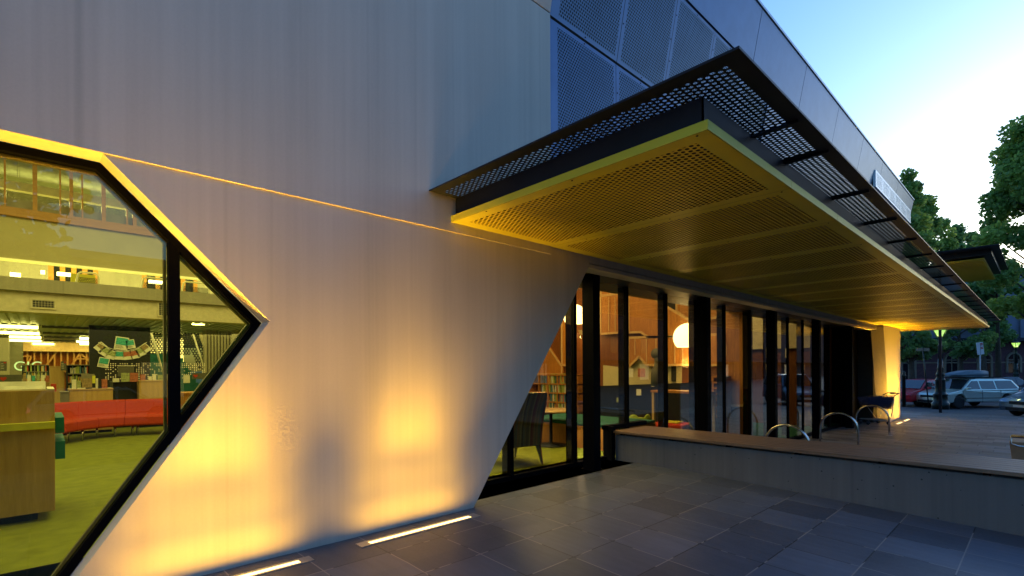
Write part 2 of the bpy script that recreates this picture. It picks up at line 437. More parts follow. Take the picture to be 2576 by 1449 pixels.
# backing behind the perforated sheets
m = MB(); m.box(4.345, 25.1, .14, .3, 2.88, 5.5); m.prism([lean(4.345, 5.5, .12), lean(25.1, 5.5, .12), lean(25.1, 7.0, .12), lean(4.345, 7.0, .12)], (0, .2, 0))
m.build('backing_wall', 'dark_void', lib)
def panel(x0, x1, z0, z1, name, parent, border=.055, leaning=False, mats=('cladding', 'perf_facade')):
    mm = MB(); g = .006
    f = (lambda x, z: lean(x, z, .02)) if leaning else (lambda x, z: (x, .028, z))
    xs = [x0+g, x0+(.17 if x0 < 4.4 else border+.02), x1-border, x1-g]; zz = [z0+g, z0+border, z1-border, z1-g]
    for i in range(3):
        for j in range(3):
            q = [(xs[i], zz[j]), (xs[i+1], zz[j]), (xs[i+1], zz[j+1]), (xs[i], zz[j+1])]
            mm.face([f(*p) for p in q], 1 if i == j == 1 else 0, q)
    o = mm.build(name, mats, parent)
    for (x, z) in () if x0 > 9 else ((x0+.03, z0+.35*(z1-z0)), (x0+.03, z0+.8*(z1-z0)), ((x0+x1)/2, z1-.03), (x1-.03, z0+.55*(z1-z0)), ((x0+x1)/2, z0+.03)):
        k = MB(); p = Vector(f(x, z)); k.lathe([(.001, -.004), (.009, -.004), (.009, .004), (.001, .004)], p+Vector((0, -.003, 0)), 8, M=Matrix.Rotation(R(90), 3, 'X')); k.build('bolt', 'dark_metal', o)
    return o
xj = [4.345, 5.71, 6.92, 8.12, 9.32, 10.52]
for a, b_ in zip(xj, xj[1:]):
    panel(a, b_, 3.6, 5.53, 'perforated_panel', lib)
    panel(a, b_, 5.545, 6.95, 'perforated_panel', lib, leaning=True)
for k in range(12):
    panel(10.52+k*1.215, 10.52+(k+1)*1.215, 3.6, 5.53, 'perforated_panel', lib)
# smooth cladding sheets above
xc = [4.34, 7.0, 9.6, 12.1, 14.6, 17.1, 19.6, 22.1, 25.1]
for i, (a, b_) in enumerate(zip(xc, xc[1:])):
    m = MB(); z0 = 6.96
    m.prism([lean(a+.008, z0), lean(b_-.008, z0), lean(b_-.008, 7.92), lean(a+.008, 7.92)], (0, .02, 0)); m.build('cladding_sheet', 'cladding', lib)
m = MB(); m.prism([lean(10.53, 5.55), lean(25.09, 5.55), lean(25.09, 6.95), lean(10.53, 6.95)], (0, .02, 0)); m.build('cladding_sheet', 'cladding', lib)
m = MB(); m.prism([lean(-9, 7.935, -.02), lean(25.12, 7.935, -.02), (25.12, 3, 7.935), (-9, 3, 7.935)], (0, 0, .05)); m.build('parapet_cap', 'galvanised', lib)
m = MB(); m.box(25.1, 25.3, -.02, 9, 2.8, 7.93); m.build('end_wall', 'wall_concrete', lib)
m = MB(); m.box(-9, 25.1, .35, 20, 7.5, 7.6); m.build('roof', 'dark_void', lib)
# louvre boxes
lv = MB(); x0, x1 = 18.85, 24.8; n = 6; wd = (x1-x0)/n
for k in range(n):
    a, b_ = x0+k*wd, x0+(k+1)*wd
    m = MB(); y0, y1 = -.40, -.33
    for (p, q, r_, s_) in ((a+.01, b_-.01, 6.98, 7.06), (a+.01, b_-.01, 7.42, 7.50), (a+.01, a+.1, 7.06, 7.42), (b_-.1, b_-.01, 7.06, 7.42)):
        m.box(p, q, y0, y1, r_, s_)
    o = m.build('louvre_box', 'louvre_paint', lib)
    m = MB()
    for j in range(11):
        z = 7.075+j*.031
        m.box(a+.1, b_-.1, y0+.001, y0+.006, z, z+.022)
    m.build('louvre_blade', 'louvre_paint', o)
    m = MB(); m.box(a+.1, b_-.1, y0+.010, y0+.015, 7.06, 7.42); m.build('louvre_back', 'cladding', o)
# columns
for X in (5.48, 8.84, 12.2, 15.5, 18.9):
    m = MB(); m.box(X, X+.15, .255, .45, -.02 if X < 6 else GZ, 2.70); m.box(X-.02, X+.17, .235, .47, (0 if X < 6 else GZ)-.01, (0 if X < 6 else GZ)+.012)
    m.build('column', 'black_frame', lib, .004)
# blade wall at the far end
m = MB(); m.prism([(20.95, -.2, 2.72), (21.9, -.2, GZ), (23.8, -.2, GZ), (23.8, -.2, 2.83), (20.95, -.2, 2.83)], (0, .36, 0)); m.build('blade_wall', 'wall_concrete', lib)
m = MB(); m.box(23.8, 25.3, .02, .3, GZ, 2.8); m.build('end_wall', 'wall_concrete', lib)

# ---- arrow shaped window
win = MB()
def inset(poly, t):
    out = []
    n = len(poly)
    A = sum(poly[i][0]*poly[(i+1) % n][1]-poly[(i+1) % n][0]*poly[i][1] for i in range(n))
    sg = 1 if A > 0 else -1
    for i in range(n):
        p0, p1, p2 = Vector(poly[i-1]), Vector(poly[i]), Vector(poly[(i+1) % n])
        d1 = (p1-p0).normalized(); d2_ = (p2-p1).normalized()
        n1 = Vector((-d1.y, d1.x))*sg; n2 = Vector((-d2_.y, d2_.x))*sg
        b2 = (n1+n2).normalized(); out.append(tuple(p1+b2*(t/max(.2, b2.dot(n1)))))
    return out
WP = [(-2.4, .04), (.045, .04), (1.244, 1.760), (.284, ZJ), (-2.4, ZJ)]
WP = [(-2.4, .015), (.043, .015), (1.244, 1.760), (.284, ZJ), (-2.4, ZJ)]
def frame(name, outer, inner, y0, y1, mat, parent):
    mm = MB(); n = len(outer)
    for i in range(n):
        j = (i+1) % n
        mm.prism([(outer[i][0], y0, outer[i][1]), (outer[j][0], y0, outer[j][1]), (inner[j][0], y0, inner[j][1]), (inner[i][0], y0, inner[i][1])], (0, y1-y0, 0))
    return mm.build(name, mat, parent)
wn = MB(); wn.prism([(x, .235, z) for x, z in inset(WP, .03)], (0, .006, 0)); pane = wn.build('window', 'window_glass', lib)
frame('frame', WP, inset(WP, .047), .19, .26, 'black_frame', pane)
frame('inner_frame', inset(WP, .047), inset(WP, .064), .262, .30, 'grey_frame', pane)
m = MB(); m.box(.648, .714, .192, .262, .88, 2.29); m.build('mullion', 'black_frame', pane)
m = MB(); m.box(-.95, -.90, .192, .262, .06, 2.7); m.build('mullion', 'black_frame', pane)
m = MB(); m.box(.628, .646, .264, .30, .84, 2.32); m.build('inner_mullion', 'grey_frame', pane)
# sill upstand below the window and the wall foot
m = MB(); m.box(-2.4, .05, 0, FR, -.2, .012); m.build('sill', 'wall_concrete', lib)

# ---- glazed front
GY = .66
def glaz(x0, x1, z0, z1, first=False):
    mm = MB(); mm.box(x0, x1, GY-.005, GY+.005, z0, z1)
    return mm.build('glazing', 'shop_glass', lib)
mull = [4.30, 5.55, 6.86, 8.08, 9.22, 10.45, 11.78, 13.0, 14.25, 15.45, 16.65, 17.9, 19.2]
glz = []
for i, (a, b_) in enumerate(zip([2.9]+mull, mull)):
    z0 = .06 if b_ < 6.3 else (.51 if b_ < 7.3 else GZ+.08)
    g = glaz(a+.03, b_-.03, z0 if b_ < 8.2 and i < 3 else (z0), 2.7)
    glz.append(g)
    m = MB(); m.box(b_-.03, b_+.03, GY-.03, GY+.03, (-.01 if b_ < 6 else GZ), 2.7); m.build('mullion', 'black_frame', g)
    # tinted glass fin behind each mullion
    m = MB(); m.box(b_-.006, b_+.006, GY+.03, GY+.15, (0 if b_ < 7 else -.4), 2.7); m.build('fin', 'fin_glass', g)
m = MB(); m.box(2.9, 6.3, GY-.035, GY+.035, -.01, .055); m.box(6.3, 19.2, GY-.035, GY+.035, GZ, GZ+.08); m.build('sill_rail', 'black_frame', lib)
m = MB(); m.box(6.27, 6.36, .53, GY+.03, -.02, .51); m.box(6.27, 7.36, .60, .72, .455, .52); m.build('sill_post', 'black_frame', lib)
m = MB(); m.box(2.9, 19.3, .25, 1.2, 2.70, 2.78); m.build('recess_ceiling', 'dark_metal', lib)
# black blocks stand in for the shaded entry opening at the far end
m = MB(); m.box(19.2, 21.3, .62, .9, GZ, 2.7); m.box(19.2, 19.35, .3, .62, GZ, 2.7); m.build('entry_shade_block', 'black_frame', lib)
m = MB(); m.box(21.3, 23.8, .16, .9, GZ, 2.7); m.build('entry_shade_block', 'dark_void', lib)

# ================================================================== CANOPY
can = thing('entrance_canopy', 'long cantilevered canopy with a perforated lime soffit under a black perforated sheet, above the bench', 'canopy')
SZ, FZ, PZ = 2.82, 2.88, 3.06
CX0, CX1, CYO = 2.905, 25.6, -2.57
joints = [CX0]+[4.35+1.287*k for k in range(16)]+[CX1]
for i, (a, b_) in enumerate(zip(joints, joints[1:])):
    mm = MB(); ax, bx = (a+.125 if i == 0 else a+.10), (b_-.11)
    xs = [a+.002, ax, bx, b_-.002]; ysn = [CYO+.003, CYO+.13, -.14, .0]
    for p in range(3):
        for q in range(3):
            f = [(xs[p], ysn[q]), (xs[p+1], ysn[q]), (xs[p+1], ysn[q+1]), (xs[p], ysn[q+1])]
            mm.face([(x, y, SZ) for x, y in f], 1 if p == q == 1 else 0, f)
    o = mm.build('soffit_panel', ('lime_metal', 'perf_lime'), can)
    mm = MB(); mm.box(a+.002, b_-.002, CYO-.004, CYO, SZ, FZ); mm.build('fascia', 'lime_metal', o)
    for y in (CYO+.08, -.5, -1.5) if i < 4 else ():
        mm = MB(); mm.lathe([(.001, -.004), (.008, -.003), (.008, 0), (.001, 0)], (a+.03, y, SZ-.001), 8); mm.build('bolt', 'dark_metal', o)
mm = MB(); mm.box(CX0-.004, CX0, CYO-.004, 0, SZ, FZ); mm.build('fascia', 'lime_metal', can)
# dark box between soffit and top sheet
mm = MB(); mm.box(2.955, 2.965, CYO+.05, 0, FZ-.05, PZ-.004); mm.box(CX1-.06, CX1-.05, CYO+.05, 0, FZ-.05, PZ-.004); mm.box(2.955, CX1-.05, CYO+.05, CYO+.06, FZ-.05, PZ-.004)
mm.build('side_band', 'dark_metal', can)
mm = MB(); mm.box(CX0+.01, CX1-.01, CYO+.004, CYO+.055, FZ-.006, FZ); mm.box(CX0+.004, 2.96, CYO+.004, 0, FZ-.006, FZ); mm.build('ledge', 'lime_metal', can)
# beams inside the box
for x in joints[1:-1]:
    mm = MB(); mm.box(x-.03, x+.03, CYO+.07, -.15, SZ+.03, PZ-.01); mm.build('beam', 'dark_metal', can)
mm = MB(); mm.box(3.1, CX1-.2, -.14, -.02, SZ+.03, PZ-.01); mm.build('beam', 'dark_metal', can)
PX0, PX1, PYO = 2.65, 25.75, -2.86
pj = [PX0, 3.71]+[4.40+1.29*k for k in range(16)]+[PX1]
for i, (a, b_) in enumerate(zip(pj, pj[1:])):
    mm = MB(); ax, bx = (a+.11 if i == 0 else a+.07), b_-.07
    xs = [a+.002, ax, bx, b_-.002] if i else [a+.002, ax, 2.96, b_-.002]; ysn = [PYO, PYO+.11, CYO+.12, -.08, .0]
    for p in range(3):
        for q in range(4):
            f = [(xs[p], ysn[q]), (xs[p+1], ysn[q]), (xs[p+1], ysn[q+1]), (xs[p], ysn[q+1])]
            mm.face([(x, y, PZ) for x, y in f], 1 if (p == 1 and q == 1) or (i == 0 and ((p == 1 and q == 2) or (p == 2 and q == 1))) else (2 if q == 2 and p in (1, 2) else 0), f)
            mm.face([(x, y, PZ+.004) for x, y in f], 1 if (p == 1 and q == 1) or (i == 0 and ((p == 1 and q == 2) or (p == 2 and q == 1))) else (2 if q == 2 and p in (1, 2) else 0), f)
    o = mm.build('top_sheet', ('dark_metal', 'perf_dark', 'perf_dark_small'), can)
    mm = MB(); mm.box(a+.002, b_-.002, PYO-.003, PYO, PZ-.004, PZ+.01)
    if i == 0: mm.box(PX0-.003, PX0, PYO-.003, 0, PZ-.004, PZ+.01)
    mm.build('lip', 'dark_metal', o)
for x in pj[1:-1]:
    mm = MB(); mm.box(x-.012, x+.012, PYO+.04, CYO+.05, PZ-.02, PZ-.003); mm.build('bracket', 'dark_metal', can)

# second canopy of the same kind round the far corner
can2 = thing('street_canopy', 'smaller dark canopy with lime slatted soffit beyond the far end of the long one', 'canopy')
can2z = 6.2
m = MB(); m.box(27.6, 35.2, -2.75, -.85, can2z, can2z+.03); m.build('top_sheet', 'dark_metal', can2)
m = MB(); m.box(28.4, 35.0, -2.5, -.9, 6.0, can2z); m.build('side_band', 'dark_metal', can2)
m = MB(); m.box(28.8, 36.2, -2.25, -.95, 5.9, 5.93)
for k in range(18): m.box(29.0+k*.4, 29.18+k*.4, -2.2, -1.0, 5.87, 5.9)
m.build('soffit_panel', 'lime_metal', can2)
m = MB(); q_ = atZ(2366, 1029, GZ); k_ = 29.3/q_.x; yy_ = -DIST+(q_.y+DIST)*k_; m.box(29.25, 29.35, yy_-.05, yy_+.05, GZ-.12, 6.0); m.build('post', 'dark_metal', can2)

# ================================================================== GROUND LIGHTS
def ground_light(x0, x1, y, z, label, power, tgt=2.0):
    pk = 1.0 if x0 < 10 else 1.4
    t = thing('ground_light', label, 'ground light', ((x0+x1)/2, y, z), 0, 'warm light bars sunk in the paving at the foot of the wall')
    h = (x1-x0)/2
    m = MB()
    for a in ((-h, h, -.055, -.034), (-h, h, .034, .055), (-h, -h+.09, -.034, .034), (h-.09, h, -.034, .034)): m.box(a[0], a[1], a[2], a[3], -.05, .006)
    m.build('housing', 'galvanised', t)
    m = MB(); m.box(-h+.09, h-.09, -.022, .022, -.03, .004); m.build('lamp_strip', 'led_warm', t)
    gold = (1, .51, .035)
    xm, hw = (x0+x1)/2, (x1-x0)-.2
    area('light_bar', (xm, y, z+.012), (xm, y+.3, z+5), hw, .05, power*.19*pk, gold, 168)
    area('light_bar', (xm, y+.001, z+.014), (xm, y+.34, z+3), hw, .04, power*.10*pk, gold, 58)
    for k_, tx in enumerate((-2.0, -.7, .7, 2.0)):
        area('light_bar', (xm, y+.002+.001*k_, z+.016+.002*k_), (xm+tx, y+.25, z+3), hw, .035, power*.115*pk, gold, 32)
    return t
ground_light(1.83, 3.04, -.215, .0, 'lit ground light bar nearest the slanting right edge of the concrete wall', 13)
ground_light(.26, 1.46, -.215, .0, 'lit ground light bar running out of the bottom of the frame, left of the gap', 17)
ground_light(-1.31, -.11, -.215, .0, 'ground light bar under the left part of the arrow window, out of the frame', 17)
ground_light(21.2, 22.2, -.5, GZ, 'short lit ground bar at the foot of the far blade wall, nearer one of two', 34)
ground_light(22.5, 23.6, -.5, GZ, 'short lit ground bar at the foot of the far blade wall, farther one of two', 34)

# ================================================================== BENCH
t = thing('bench', 'long concrete bench wall topped with weathered timber slats, running out from the glazing', 'bench', (6.78, -1.8, 0))
m = MB(); m.prism([(-.42, 2.33, -.8), (-.42, 2.33, .385), (-.42, -4.4, .385), (-.42, -4.4, -.9)], (.82, 0, 0)); m.build('base', 'bench_concrete', t, .006)
for k in range(7):
    m = MB(); x = -.475+k*.130; m.box(x, x+.116, -4.45, 2.33, .415, .452); m.build('slat', 'bench_wood', t, .004)
for k in range(9): m = MB(); m.box(-.40, .40, -4.2+k*.8, -4.15+k*.8, .385, .415); m.build('batten', 'black_frame', t)

# ================================================================== BIKE HOOPS
def hoop(name, label, p, rz=0):
    t = thing(name, label, 'bike rack', p, rz, 'stainless hoop bike racks on the footpath')
    m = MB(); w_, h_ = .40, .84
    pts = [(0, -w_, 0), (0, -w_, h_-w_)]+[(0, -w_*math.cos(a), h_-w_+w_*math.sin(a)) for a in [math.pi*k/14 for k in range(1, 14)]]+[(0, w_, h_-w_), (0, w_, 0)]
    m.tube(pts, .024, 12); m.build('hoop', 'chrome', t)
    m = MB()
    for y in (-w_, w_): m.lathe([(.001, 0), (.07, 0), (.07, .008), (.03, .012), (.001, .012)], (0, y, 0), 16)
    m.build('foot_plate', 'galvanised', t); return t
h1 = hoop('bike_rack', 'nearest of the three stainless bike hoops, only its top showing over the bench', (10.6, -.50, GZ))
dup(h1, 'middle one of the three stainless bike hoops', (14.2, -.50, GZ))
dup(h1, 'farthest of the three stainless bike hoops, in front of the shopping trolley', (17.6, -.52, GZ))

# ================================================================== SHOPPING TROLLEY
t = thing('shopping_trolley', 'navy shopping trolley parked in front of the dark entry beside the lit blade wall', 'trolley', (20.75, .0, GZ), R(136))
m = MB()
bk = [(-.36, -.24, .52), (.40, -.20, .60), (.40, .20, .60), (-.36, .24, .52)]; tp = [(-.44, -.28, .98), (.46, -.24, .92), (.46, .24, .92), (-.44, .28, .98)]
for i in range(4):
    j = (i+1) % 4
    for a in range(9):
        u_ = a/8; p = Vector(bk[i]).lerp(Vector(bk[j]), u_); q = Vector(tp[i]).lerp(Vector(tp[j]), u_); m.tube([p, q], .006, 5)
    for a in range(7):
        u_ = a/6; m.tube([Vector(bk[i]).lerp(Vector(tp[i]), u_), Vector(bk[j]).lerp(Vector(tp[j]), u_)], .006, 5)
for a in range(8):
    u_ = a/7; m.tube([Vector(bk[0]).lerp(Vector(bk[1]), u_), Vector(bk[3]).lerp(Vector(bk[2]), u_)], .006, 5)
m.build('basket', 'navy_mesh', t)
m = MB(); m.prism([(-.35, -.235, .54), (.39, -.195, .62), (.45, -.235, .90), (-.43, -.275, .95)], (0, .01, 0)); m.prism([(-.35, .235, .54), (.39, .195, .62), (.45, .235, .90), (-.43, .275, .95)], (0, -.01, 0)); m.build('liner', 'navy_mesh', t)
m = MB()
for s_ in (-1, 1):
    m.tube([(-.44, s_*.26, .98), (-.40, s_*.25, .5), (-.30, s_*.26, .16), (.42, s_*.20, .18)], .014, 6)
    m.tube([(-.2, s_*.25, .18), (.1, s_*.21, .55)], .010, 6)
for k in range(6): m.tube([(-.3+k*.14, -.25, .17), (-.3+k*.14, .25, .17)], .006, 5)
m.build('frame', 'galvanised', t)
m = MB(); m.tube([(-.44, -.27, .98), (-.60, -.26, 1.06), (-.60, .26, 1.06), (-.44, .27, .98)], .017, 8); m.box(-.64, -.56, -.08, .08, 1.03, 1.09); m.build('handle', 'navy_mesh', t)
for (x, y) in ((-.26, -.24), (-.26, .24), (.38, -.19), (.38, .19)):
    m = MB(); m.lathe([(.001, -.015), (.058, -.015), (.065, 0), (.058, .015), (.001, .015)], (x, y, .065), 14, M=Matrix.Rotation(R(90), 3, 'X')); m.tube([(x, y, .07), (x-.02, y, .16)], .012, 6); m.build('wheel', 'dark_metal', t)

# ================================================================== LEFT ROOM
YB = 11.5
m = MB(); m.box(-9, 6.9, FR+.02, 31, -.06, .0); tag(m.build('carpet', 'carpet_lime'), kind='structure')
m = MB(); m.box(6.9, 21, .7, 31, -.53, -.47); tag(m.build('teal_floor', 'carpet_teal'), kind='structure')
def ZY(x, y, Y=YB): return atY(x, y, Y).z
xa, xb = -9, 15.0
z_ = lambda y, Y=YB: ZY(200, y, Y)      # height of the line that crosses pixel column 200
m = MB(); m.box(xa, xb, YB, YB+.5, z_(792), z_(743)); m.build('ceiling_beam', 'cream_paint', lib)
m = MB(); m.box(xa, xb, YB-.12, YB+.3, z_(743), z_(712)); m.build('floor_edge', 'inner_concrete', lib)
zb0, zb1 = z_(663), z_(562)
m = MB(); m.box(xa, xb, YB+.3, YB+.5, zb0, zb1); m.build('bulkhead', 'bulkhead_paint', lib)
m = MB(); m.box(xa, xb, YB+.28, YB+.52, zb0-.035, zb0); m.build('bulkhead_edge', 'edge_glow', lib)  # emission paints the bright lower edge, no lamp there
m = MB(); m.box(xa, xb, YB+.22, YB+.5, zb1, z_(541)); m.build('timber_sill', 'orange_wood', lib)
m = MB(); m.box(xa, xb, YB+.5, YB+1.0, z_(541), z_(513)); m.build('timber_sill_back', 'inner_concrete', lib)
# ribbed metal ceiling under the mezzanine, and its mezzanine floor
zc = z_(792)+.02
m = MB(); m.box(xa, xb, YB+.5, 31, zc, zc+.25)
k = xa
while k < xb:
    m.box(k, k+.07, YB+.5, 29, zc-.03, zc); k += .19
m.build('ribbed_ceiling', 'ceiling_metal', lib)
m = MB(); m.box(-2, 3.9, 27.3, 27.5, 2.3, zc); m.build('far_bulkhead', 'cream_paint', lib)
# tall side walls and high roof of the void
zroof = z_(300)
m = MB(); m.box(xa, xb, 19, 19.2, zc+.2, zroof+2); m.build('upper_back_wall', 'inner_concrete', lib)
m = MB(); m.box(-9, -8.8, .4, 31, 0, zroof+2); m.build('side_wall', 'cream_paint', lib)
m = MB(); m.box(xa, xb, .3, 31, 7.35, 7.45); m.build('high_ceiling', 'ceiling_metal', lib)
# clerestory timbers in front of the void
posts1 = [(12, 5), (88, 12), (152, 5), (180, 10), (208, 5), (262, 12), (321, 5), (340, 12)]
for x, w_ in posts1:
    p = atY(x, 520, YB+.15); s_ = w_*.0065
    m = MB(); m.box(p.x-s_/2, p.x+s_/2, YB+.24, YB+.36, z_(562), 7.0 if w_ > 8 else 6.6); m.build('timber_post', 'orange_wood', lib)
# round duct
t = thing('air_duct', 'fat round shiny air duct under the roof behind the timber posts', 'duct', (0, 14.0, ZY(100, 420, 14.0)))
m = MB(); m.tube([(-9, 0, 0), (14, 0, 0)], .36, 32); m.build('duct', 'galvanised', t, smooth=True)
m = MB()
for k in range(12): m.tube([(-8+k*1.9, 0, 0), (-7.96+k*1.9, 0, 0)], .37, 32)
m.build('joint_ring', 'galvanised', t)
m = MB(); zz = ZY(100, 470, 13.2); m.box(xa, xb, 13.1, 13.3, zz-.2, zz); m.build('roof_beam', 'cream_paint', lib)
# roof window strip high at the back
m = MB()
zt = ZY(100, 378, 18.8)
for k in range(14):
    x = -8+k*1.5; m.box(x, x+1.36, 18.9, 18.99, zt-.35, zt+.45)
emis('dusk_pane', (.25, .55, .95), .45); m.build('roof_window', 'dusk_pane', lib)

# mezzanine glimpsed between bulkhead and floor edge
ym = 16.0
mz0 = z_(743)
for x0, x1 in ((128, 240), (362, 490)):
    a = atY(x0, 680, ym).x; b_ = atY(x1, 680, ym).x
    zt_, zb_ = ZY(200, 668, ym), ZY(200, 703, ym)
    m = MB(); m.box(a, b_, ym, ym+.1, zb_-.6, zt_+.7); o = m.build('upper_window', 'dark_void', lib)
    m = MB()
    for k in range(7): m.box(a, b_, ym-.03, ym, zt_+.02+k*.09, zt_+.06+k*.09)
    m.build('blind', 'grey_frame', o)
    m = MB(); n = 5
    for k in range(n): xx = a+(b_-a)*k/(n-1); m.box(xx-.06, xx+.06, ym-.1, ym-.03, zb_-.6, zt_)
    m.build('timber_mullion', 'orange_wood', o)
for x0, x1, y in ((25, 52, 691), (143, 238, 693), (374, 432, 711), (102, 113, 685)):
    a, b_ = atY(x0, y, 15.6), atY(x1, y, 15.6)
    t = thing('tube_light', {25: 'short white tube light upstairs at the far left', 143: 'long white tube light upstairs over the concrete floor edge', 374: 'white tube light upstairs just left of the black window mullion', 102: 'tiny bright spot of a ceiling light upstairs'}[x0], 'ceiling light', tuple((a+b_)/2), 0, 'tube lights in the library')
    h = (b_.x-a.x)/2; m = MB(); m.tube([(-h, 0, 0), (h, 0, 0)], .055, 8); m.build('tube', 'tube_white', t)
m = MB(); a, b_ = atY(178, 690, 14.5), atY(240, 690, 14.5); m.box(a.x, b_.x, 14.5, 14.6, mz0, zb0+.2); plain('yellow_paint', (.55, .50, .04), .6); tag(m.build('yellow_screen', 'yellow_paint'), 'yellow painted screen panel standing on the upper floor behind the rail', 'panel')
def rail(x0, x1, ytop, label):
    a, b_ = atY(x0, ytop, 12.2), atY(x1, ytop, 12.2)
    t = thing('guard_rail', label, 'railing', (0, 0, 0)); m = MB()
    m.tube([(a.x-.12, 12.2, mz0), (a.x, 12.2, a.z-.04), (a.x+.05, 12.2, a.z), (b_.x-.05, 12.2, a.z), (b_.x, 12.2, a.z-.06), (b_.x+.02, 12.2, mz0)], .022, 8); m.build('handrail', 'white_paint', t)
    m = MB(); q = [(a.x, mz0), (b_.x, mz0), (b_.x, a.z-.12), (a.x, a.z-.12)]; m.face([(x, 12.22, z) for x, z in q], 0, q); m.build('mesh_infill', 'perf_dark', t)
rail(197, 248, 684, 'pale handrail with perforated infill at the edge of the upper floor, left one')
rail(361, 420, 697, 'pale handrail with black perforated infill upstairs, just left of the black mullion')
rail(462, 525, 708, 'black perforated guard rail upstairs, seen in the triangular pane')

# vents on the beam
for i, (x0, y0, x1, y1) in enumerate(((81, 754, 137, 776), (399, 775, 432, 795))):
    a, b_ = atY(x0, y0, YB), atY(x1, y1, YB)
    t = thing('air_vent', 'dark rectangular air grille on the pale beam, '+('left one' if i == 0 else 'right one behind the black mullion'), 'vent', (a.x, YB-.02, b_.z)); w_, h_ = b_.x-a.x, a.z-b_.z
    if i: h_ = .32
    m = MB(); m.box(-.03, w_+.03, -.01, .02, -.03, 0); m.box(-.03, w_+.03, -.01, .02, h_, h_+.03); m.box(-.03, 0, -.01, .02, 0, h_); m.box(w_, w_+.03, -.01, .02, 0, h_); m.build('frame', 'cream_paint', t)
    m = MB(); m.box(0, w_, .005, .02, 0, h_)
    m.build('opening', 'dark_void', t)
    m = MB(); k = 0
    while k < w_: m.box(k, k+.012, -.004, .004, 0, h_); k += .05
    k = 0
    while k < h_: m.box(0, w_, -.002, .006, k, k+.012); k += .05
    m.build('grille', 'inner_concrete', t)

# ceiling tubes on the mezzanine ceiling, one deeper than the other
tubes = [(-60, 96, 821, 'nearest of the long tube lights at the far left'), (-50, 99, 837, 'second long tube light at the far left'), (9, 103, 848, 'third long tube light at the far left'), (19, 104, 857, 'fourth long tube light at the far left'),
         (82, 136, 865, 'short tube light in the middle, before the far bulkhead'), (200, 262, 852, 'upper tube light just left of the black display wall'), (192, 262, 860, 'middle tube light just left of the black display wall'), (200, 262, 866, 'lowest tube light just left of the black display wall')]
zt_ = zc-.09
for x0, x1, y, lab in tubes:
    a = atZ(x0, y, zt_); Yt = atZ((x0+x1)/2, y, zt_).y
    Yt = min(Yt, 27.5)
    a, b_ = atY(x0, y, Yt), atY(x1, y, Yt)
    t = thing('tube_light', lab, 'ceiling light', ((a.x+b_.x)/2, Yt, zt_), 0, 'tube lights in the library'); h = (b_.x-a.x)/2
    m = MB(); m.tube([(-h, 0, 0), (h, 0, 0)], .045, 8); m.build('tube', 'tube_white', t)
    m = MB(); m.box(-h-.05, h+.05, -.05, .05, .045, .08)
    if x0 < 60: m.box(h+.08, h+1.7, -.05, .05, .0, .07)
    m.build('batten', 'off_tube', t)

# black display wall with the garland
YD = 14.6
a = atY(225, 900, YD); b_ = atY(378, 900, YD)
m = MB(); m.box(a.x, b_.x, YD, YD+.25, 0, zc-.03); dw = m.build('display_wall', 'dark_void', lib)
m = MB()
for k in range(46):
    for j in range(9):
        if rng.random() < (.75 if j > 6 else .45):
            x = a.x+.35+k*.055; z = 1.15+j*.055; m.box(x, x+.022, YD-.004, YD, z, z+.022)
emis('pin_light', (1.0, .55, .3), .12); m.build('perforation', 'pin_light', dw)
cards = [((1470, 320), 45, 'paper_brown', 1), ((1535, 383), 38, 'paper_green', 1), ((1630, 430), 22, 'paper_green', 1), ((1745, 440), 3, 'paper_teal', 1), ((1865, 440), -8, 'paper_red', 1), ((1970, 425), -16, 'paper_red', 1), ((2050, 390), -30, 'paper_green', 1), ((2125, 335), -42, 'paper_brown', 1),
         ((1778, 265), 8, 'paper_teal', 1.5), ((1905, 275), -10, 'paper_teal', 1.05), ((1515, 545), 12, 'paper_teal', 1.15)]
where = ['first card of the garland on the black wall, at its left end', 'second card of the garland on the black wall, with a leafy picture', 'third card of the garland on the black wall', 'fourth card of the garland, with a teal and white picture', 'fifth card of the garland, with a red and white picture', 'sixth card of the garland, with a red square picture', 'seventh card of the garland on the black wall', 'eighth card of the garland on the black wall, at its right end',
         'larger teal and white poster above the middle of the garland', 'smaller teal and white poster beside the larger one above the garland', 'teal and white poster hanging alone below the left end of the garland']
for (c, ang, mt, s_), lab in zip(cards, where):
    p = atY(c[0]*.17188, 818.4+c[1]*.17188, YD)
    t = thing('picture_card' if s_ == 1 else 'poster', lab, 'card' if s_ == 1 else 'poster', (p.x, YD-.02, p.z), 0, 'picture cards pegged in a garland' if s_ == 1 else None)
    M_ = Matrix.Rotation(R(ang), 4, 'Y'); w_, h_ = .105*s_, .125*s_
    m = MB(); m.box(-w_, w_, -.004, .004, -h_, h_, M=M_); m.build('sheet', 'paper', t)
    m = MB(); m.box(-w_*.85, w_*.85, -.008, -.004, -h_*.25, h_*.85, M=M_); m.build('picture', mt, t)
    if s_ != 1:
        m = MB()
        for k in range(4): m.box(-w_*.8, w_*(.1+.15*(k % 3)), -.0065, -.004, -h_*(.4+.13*k), -h_*(.35+.13*k), M=M_)
        m.build('writing', 'off_tube', t)
m = MB(); pts = [atY(c[0]*.17188, 818.4+(c[1]-62)*.17188, YD-.03) for c in [(1440, 310), (1540, 370), (1640, 408), (1745, 435), (1865, 435), (1990, 405), (2070, 360), (2150, 310)]]
m.tube(pts, .008, 5); tag(m.build('string', 'paper'), 'thin string sagging across the black wall that carries the cards', 'string')

